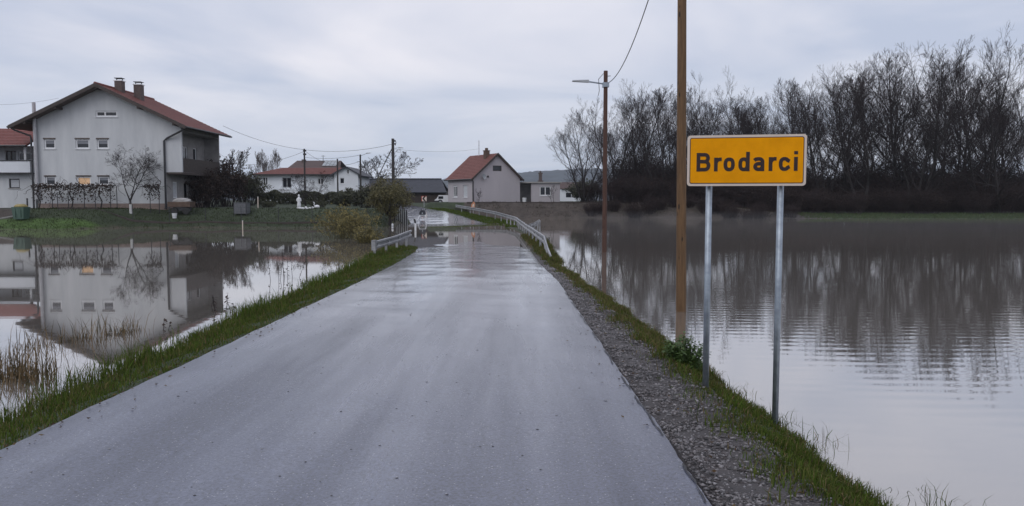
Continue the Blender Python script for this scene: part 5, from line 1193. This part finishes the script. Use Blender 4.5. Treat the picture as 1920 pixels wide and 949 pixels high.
# left verge
n = 74000; y = samp(n, 1.5, 37.5, 1.7); d = rng.random(n)**0.85*1.62; x = rl(y) - 0.03 - d
keep = (ground(x, y) > -0.08) & (rng.random(n) < 0.55 + 0.45*(vnoise(x, y, 1.6, 2) > -0.2)); x, y, d = x[keep], y[keep], d[keep]
hg = (0.04 + 0.10*rng.random(len(x)))*(0.45 + 0.9*np.clip(d/1.3, 0, 1))*(1 + 0.35*vnoise(x, y, 2.3, 4)); wd = 0.0030 + 0.00018*y
tag(blades('verge_grass', x, y, hg, wd, 0.55, GREEN*3 + DRY), 'green grass on the verge beside the ditch', 'grass', kind='stuff')
n = 5200; y = samp(n, 3.0, 30, 1.5); x = rl(y) - rng.uniform(1.1, 1.75, n); sel = vnoise(x, y, 1.1, 7) > 0.0; x, y = x[sel], y[sel]
tag(blades('tall_grass', x, y, 0.16 + 0.24*rng.random(len(x)), 0.0042 + 0.00012*y, 0.45, GREEN), 'taller grass tufts leaning over the ditch water', 'grass', kind='stuff')
# right verge
n = 120000; y = samp(n, 2.0, 47, 1.8); sh = np.interp(y, [0, 8, 20, 30, 47], [0.75, 0.72, 0.35, 0.2, 0.2]); d = sh*0.45 + rng.random(n)*1.35; x = rr_(y) + d
keep = (ground(x, y) > -0.10) & (rng.random(n) < np.clip((d - sh*0.62)/0.30 + 0.5*vnoise(x, y, 3.1, 2), 0.03, 1)*(0.35 + 0.65*(vnoise(x, y, 1.9, 9) > -0.45))); x, y, d = x[keep], y[keep], d[keep]
sel = rng.random(len(x)) < np.interp(y, [0, 7, 11, 22, 30, 47], [0.20, 0.22, 0.62, 0.6, 0.55, 0.7])
hg = (0.04 + 0.10*rng.random(len(x)))*(0.8 + 0.5*vnoise(x, y, 2.9, 5)); hg = np.where(y > 26, hg*2.0, hg); wd = 0.0030 + 0.00018*y
tag(blades('verge_grass', x[~sel], y[~sel], hg[~sel], wd[~sel], 0.6, GREEN), 'green grass on the bank below the gravel shoulder', 'grass', kind='stuff')
tag(blades('dry_grass', x[sel], y[sel], hg[sel], wd[sel], 0.8, DRY + [(0.10,0.105,0.03)]), 'brown withered grass on the bank below the gravel shoulder', 'grass', kind='stuff')
# tufts in the shallow water on the right
n = 190; cxs = [(2.78,6.75),(2.62,7.4),(2.98,5.35),(3.08,5.0),(2.52,8.5)]; k = rng.integers(0, len(cxs), n); cc = np.array(cxs)[k]
x = cc[:,0] + rng.normal(0, 0.10, n); y = cc[:,1] + rng.normal(0, 0.14, n)
tag(blades('water_grass', x, y, 0.09 + 0.15*rng.random(n), np.full(n, 0.0032), 0.8, GREEN*2 + DRY, z=np.full(n, -0.06)), 'sparse grass blades sticking out of the water below the sign', 'grass', kind='stuff')
# dry reeds in the ditch on the left
n = 1500; k = rng.choice(9, n, p=[.2,.2,.12,.06,.14,.08,.08,.06,.06]); cx = rng.uniform(-7.2, -5.3, 9); cy = rng.uniform(7.6, 11.0, 9)
cx[:5] = (-6.35,-5.95,-6.7,-5.6,-6.9); cy[:5] = (9.1,9.3,8.8,9.0,9.8); cx[5:9] = (-6.6,-6.3,-7.0,-7.3); cy[5:9] = (11.8,12.4,11.2,10.4)
x = cx[k] + rng.normal(0, 0.16, n); y = cy[k] + rng.normal(0, 0.22, n)
sel = rl(y) - x > 1.6; x, y = x[sel], y[sel]
tag(blades('dry_reeds', x, y, 0.12 + 0.40*rng.random(len(x))**1.6, np.full(len(x), 0.0050), 0.55, [(0.28,0.20,0.12),(0.22,0.155,0.09),(0.16,0.12,0.07),(0.08,0.07,0.04)], z=np.full(len(x), -0.05)), 'dry brown reeds standing in the ditch water', 'reeds', kind='stuff')
# rough grass round the lawn edge and the far meadow
n = 26000; x = rng.uniform(-46, -9.5, n); y = 55 + rng.random(n)*11; gz_ = ground(x, y); keep = (gz_ > -0.05) & (x < rl(y)-0.8) & ~((x < -38.5) & (y > 57)); x, y = x[keep], y[keep]
tag(blades('lawn_grass', x, y, 0.06 + 0.10*rng.random(len(x)), np.full(len(x), 0.018), 0.6, [(0.040,0.056,0.020),(0.048,0.068,0.022),(0.036,0.046,0.018)]), 'dark green lawn grass in the yard of the large house', 'grass', kind='stuff')
n = 22000; x = rng.uniform(34, 85, n); y = 88.5 + rng.random(n)**1.5*9; keep = ground(x, y) > 0.0; x, y = x[keep], y[keep]
tag(blades('meadow_grass', x, y, 0.10 + 0.16*rng.random(len(x)), np.full(len(x), 0.03), 0.5, [(0.05,0.09,0.02),(0.065,0.11,0.024),(0.085,0.10,0.03)]), 'green meadow strip along the far water edge', 'grass', kind='stuff')
n = 9000; x = rng.uniform(-5, 36, n); y = 90 + rng.random(n)*7.0; gz_ = ground(x, y); keep = (gz_ > 0.03) & (rng.random(n) < 0.25 + 0.75*(vnoise(x, y, 0.9, 3) > 0.0)); x, y = x[keep], y[keep]
tag(blades('embankment_weeds', x, y, 0.08 + 0.20*rng.random(len(x)), np.full(len(x), 0.020), 0.8, [(0.07,0.055,0.04),(0.10,0.08,0.055),(0.05,0.045,0.03),(0.05,0.055,0.025)]), 'withered weeds on the brown earth embankment below the pink house', 'weeds', kind='stuff')
n = 14000; y = rng.uniform(60, 95, n); x = rr_(y) + 0.1 + rng.random(n)*4.0; keep = ground(x, y) > 0.0; x, y = x[keep], y[keep]
tag(blades('bank_grass', x, y, 0.08 + 0.12*rng.random(len(x)), np.full(len(x), 0.022), 0.5, GREEN), 'grass on the bank under the curving guardrail', 'grass', kind='stuff')

# gravel on the right shoulder: faceted stones
n = 70000; y = samp(n, 2.0, 24, 1.8); d = rng.random(n)*np.interp(y, [0, 8, 20, 26], [0.95, 0.85, 0.45, 0.3]) - 0.05; x = rr_(y) + d
sz = (0.0038 + 0.010*rng.random(n)**3.0)*(1 + 0.05*y)
keep = rng.random(n) < np.clip(1.35 - 1.2*d/np.interp(y, [0, 8, 20, 26], [0.95, 0.85, 0.45, 0.3]), 0.1, 1)*(0.45 + 0.55*(vnoise(x, y, 2.4, 3) > -0.3)); x, y, sz = x[keep], y[keep], sz[keep]; n = len(x)
oct_v = np.array([(1,0,0),(0.2,1,0),(-1,0.1,0),(-0.1,-1,0),(0.1,0.1,1),(0,0,-1)], float); oct_f = np.array([(0,1,4),(1,2,4),(2,3,4),(3,0,4),(1,0,5),(2,1,5),(3,2,5),(0,3,5)])
V = oct_v[None]*rng.uniform(0.6, 1.4, (n, 6, 1))*np.stack([sz*rng.uniform(0.8,1.6,n), sz*rng.uniform(0.7,1.1,n), sz*rng.uniform(0.35,0.75,n)], -1)[:,None]
a = rng.uniform(0, 6.28, n); ca, sa = np.cos(a)[:,None], np.sin(a)[:,None]
V = np.stack([V[...,0]*ca - V[...,1]*sa, V[...,0]*sa + V[...,1]*ca, V[...,2]], -1) + np.c_[x, y, ground(x, y) + sz*0.25][:,None]
g_ = (0.05 + 0.26*rng.random(n)**1.7)[:,None]*np.array([1.0, 0.96, 1.0]) + rng.uniform(-0.01, 0.03, n)[:,None]*np.array([1, 0.6, 0.5])
gv = np_mesh('gravel', V.reshape(-1,3), ((np.arange(n)*6)[:,None,None] + oct_f[None]).reshape(-1,3), 'stone_attr', colors=np.repeat(np.clip(g_, 0.03, 1), 6, 0))
tag(gv, 'loose grey gravel on the road shoulder', 'gravel', kind='stuff')
# pale chippings loose on the asphalt
n = 650; y = samp(n, 3.0, 14, 1.3); x = rng.uniform(-3.2, 1.0, n); sz = 0.0022 + 0.006*rng.random(n)**4
V = oct_v[None]*rng.uniform(0.6, 1.4, (n, 6, 1))*np.stack([sz*1.6, sz*0.9, sz*0.5], -1)[:,None]
def road_z(x, y):
    f = (x - rl(y))/(rr_(y) - rl(y)); return rz(y) + 0.030*(1-(2*f-1)**2) - 0.012 - 0.010*np.exp(-((f-0.3)/0.07)**2) - 0.010*np.exp(-((f-0.68)/0.07)**2) + 0.010*vnoise(x, y, 0.9, 3) + 0.006*vnoise(x, y, 2.3, 8)
V = V + np.c_[x, y, road_z(x, y) + sz*0.3][:,None]
tag(np_mesh('road_chippings', V.reshape(-1,3), ((np.arange(n)*6)[:,None,None] + oct_f[None]).reshape(-1,3), 'stone_attr', colors=np.repeat(0.13 + 0.40*(rng.random(n) > 0.4)*rng.random(n), 6)[:,None]*np.ones(3)), 'small pale chippings scattered on the wet asphalt', 'gravel', kind='stuff')

# old tar seam across the carriageway, hairline cracks and the broken joint along the shoulder: pieces of the road
def road_line(name, pts, w0):
    P_ = np.array(pts, float); d = np.gradient(P_, axis=0); d /= np.linalg.norm(d, axis=1)[:,None] + 1e-9
    n_ = np.c_[-d[:,1], d[:,0]]; wv_ = w0*(0.35 + 1.1*rng.random(len(P_)))[:,None]
    a, b_ = P_ + n_*wv_, P_ - n_*wv_; k = len(P_)
    V = np.r_[np.c_[a, road_z(a[:,0], a[:,1]) + 0.005], np.c_[b_, road_z(b_[:,0], b_[:,1]) + 0.005]]
    i = np.arange(k-1); o = np_mesh(name, V, np.stack([i, i+k, i+k+1, i+1], -1), 'tar', parent=road); return o
tx = np.linspace(-3.55, 0.80, 40); road_line('tar_seam', np.c_[tx, 24.3 + 0.05*np.sin(tx*3.1) + 0.03*rng.normal(size=40)], 0.045)
yc_ = 2.6
while yc_ < 16:
    ln = rng.uniform(0.3, 1.4); yy = np.arange(yc_, yc_ + ln, 0.06)
    road_line('edge_crack', np.c_[rr_(yy) - 0.012 - 0.012*vnoise(yy, yy*0, 6, 3) - 0.008*rng.random(len(yy)), yy], 0.007); yc_ += ln + rng.uniform(0.05, 0.7)
# fallen leaves blown against the road edges
n = 620; y = samp(n, 2.8, 20, 1.4); side = rng.random(n) < 0.6; x = np.where(side, rl(y) - 0.12 + np.abs(rng.normal(0, 0.16, n)), rr_(y) + 0.25 + rng.normal(0, 0.35, n))
zl_ = np.where((x > rl(y)+0.01) & (x < rr_(y)-0.01), road_z(x, y), ground(x, y) + 0.02) + 0.008
lsz = rng.uniform(0.010, 0.024, n); a = rng.uniform(0, 6.28, n); tl = rng.uniform(-0.006, 0.010, (n, 4))
V = np.stack([np.stack([x + np.cos(a + k*np.pi/2)*lsz*(1.0, 0.5)[k % 2], y + np.sin(a + k*np.pi/2)*lsz*(1.0, 0.5)[k % 2], zl_ + tl[:,k]], -1) for k in range(4)], 1)
tag(np_mesh('fallen_leaves', V.reshape(-1,3), np.arange(n*4).reshape(n, 4), 'grass', colors=np.repeat(np.array([(0.10,0.06,0.03),(0.07,0.045,0.03),(0.16,0.11,0.05)])[rng.integers(0,3,n)], 4, 0)), 'small brown fallen leaves along both road edges', 'leaves', kind='stuff')
# nettle clump beside the sign post
R = random.Random(61); nx_, ny_ = 1.98, 8.75; g = float(ground(nx_, ny_)); t_ = thing('nettle_clump', 'leafy dark green nettle clump at the foot of the sign post', 'plant', (nx_, ny_, g))
st = MB(); lf = MB()
for i in range(90):
    a = R.uniform(0, 6.28); d = R.uniform(0, 1)**0.6*0.25; h_ = R.uniform(0.16, 0.40)*(1.1-d*1.4); b0 = Vector((math.cos(a)*d*0.6, math.sin(a)*d*0.6, -0.05)); tp_ = Vector((math.cos(a)*d*1.1, math.sin(a)*d*1.1, h_)); st.tube([b0, b0.lerp(tp_, 0.5)+Vector((R.gauss(0,.01),R.gauss(0,.01),0)), tp_], [0.005,0.004,0.002], 4, cap=False)
    for k in range(11):
        c_ = b0.lerp(tp_, 0.2+0.8*k/10); aa = R.uniform(0, 6.28); o_ = Vector((math.cos(aa), math.sin(aa), R.uniform(-0.45, 0.2))).normalized(); s_ = R.uniform(0.035, 0.07); sd_ = o_.cross(Z).normalized()*s_*0.36
        lf.add([c_, c_+o_*s_*0.5-sd_+Z*0.004, c_+o_*s_*1.05-Z*0.012, c_+o_*s_*0.5+sd_+Z*0.004], [(0,1,2,3)])
st.build('stem', 'leaf_green', t_); lf.build('leaves', 'leaf_green', t_)
# dark weeds along the ditch
def weed(label, x, y, hgt, ns, seed):
    R = random.Random(seed); t_ = thing('dark_weed', label, 'plant', (x, y, -0.08)); st, lf = MB(), MB()
    for i in range(ns):
        b0 = Vector((R.gauss(0,.10), R.gauss(0,.1), 0)); h_ = hgt*R.uniform(0.6, 1.05); tp_ = b0 + Vector((R.gauss(0,.1)*hgt*1.3, R.gauss(0,.1), h_)); st.tube([b0, b0.lerp(tp_, .5)+Vector((R.gauss(0,.02),0,0)), tp_], [0.007,0.005,0.003], 4, cap=False)
        for k in range(9):
            c_ = b0.lerp(tp_, 0.25+0.75*k/8); aa = R.uniform(0, 6.28); o_ = Vector((math.cos(aa), math.sin(aa), R.uniform(-0.9, 0.1))).normalized(); s_ = R.uniform(0.05, 0.10); sd_ = o_.cross(Z).normalized()*s_*0.3
            lf.add([c_, c_+o_*s_*0.5-sd_, c_+o_*s_, c_+o_*s_*0.5+sd_], [(0,1,2,3)])
    st.build('stem', 'twig', t_); lf.build('leaves', 'leaf_brown', t_)
weed('tall dark withered weed stalks in the ditch water half way to the shrub', PX(518,20.6), 20.6, 0.95, 4, 1)
weed('withered weed stalks bent over the ditch beside the tallest ones', PX(543,21.4), 21.4, 0.95, 4, 2)
weed('short dark weed at the ditch edge nearer the reeds', PX(425,14.6), 14.6, 0.5, 3, 3)
weed('small dark weed leaning from the verge before the house reflection', PX(393,14.9), 14.9, 0.42, 3, 4)
weed('thin weed stalk in the ditch below the house reflection', PX(318,12.8), 12.8, 0.30, 2, 5)

# ------------------------------------------------------------------ damp air
hb = MB(); hb.box((-2020,-125,-2.6), (2020,2120,95)); hzo = hb.build('haze', None)
m = bpy.data.materials.new('haze_air'); m.use_nodes = True; t = m.node_tree; t.nodes.clear()
o_ = t.nodes.new('ShaderNodeOutputMaterial'); pv = t.nodes.new('ShaderNodeVolumePrincipled'); pv.inputs['Color'].default_value = (0.86,0.92,1.0,1); pv.inputs['Density'].default_value = 0.00018; pv.inputs['Anisotropy'].default_value = 0.1
t.links.new(pv.outputs[0], o_.inputs['Volume']); hzo.data.materials.append(m); tag(hzo, kind='stuff')

# thin mist lying on the cold water below the trees
mb_ = MB(); mb_.box((6,48,0.04), (95,87.2,0.95)); mo = mb_.build('mist', None)
m = bpy.data.materials.new('mist_air'); m.use_nodes = True; t = m.node_tree; t.nodes.clear()
o_ = t.nodes.new('ShaderNodeOutputMaterial'); pv = t.nodes.new('ShaderNodeVolumePrincipled'); pv.inputs['Color'].default_value = (0.90,0.93,1.0,1); pv.inputs['Density'].default_value = 0.0015
t.links.new(pv.outputs[0], o_.inputs['Volume']); mo.data.materials.append(m); tag(mo, 'thin pale mist drifting over the far flood water', 'mist', kind='stuff')
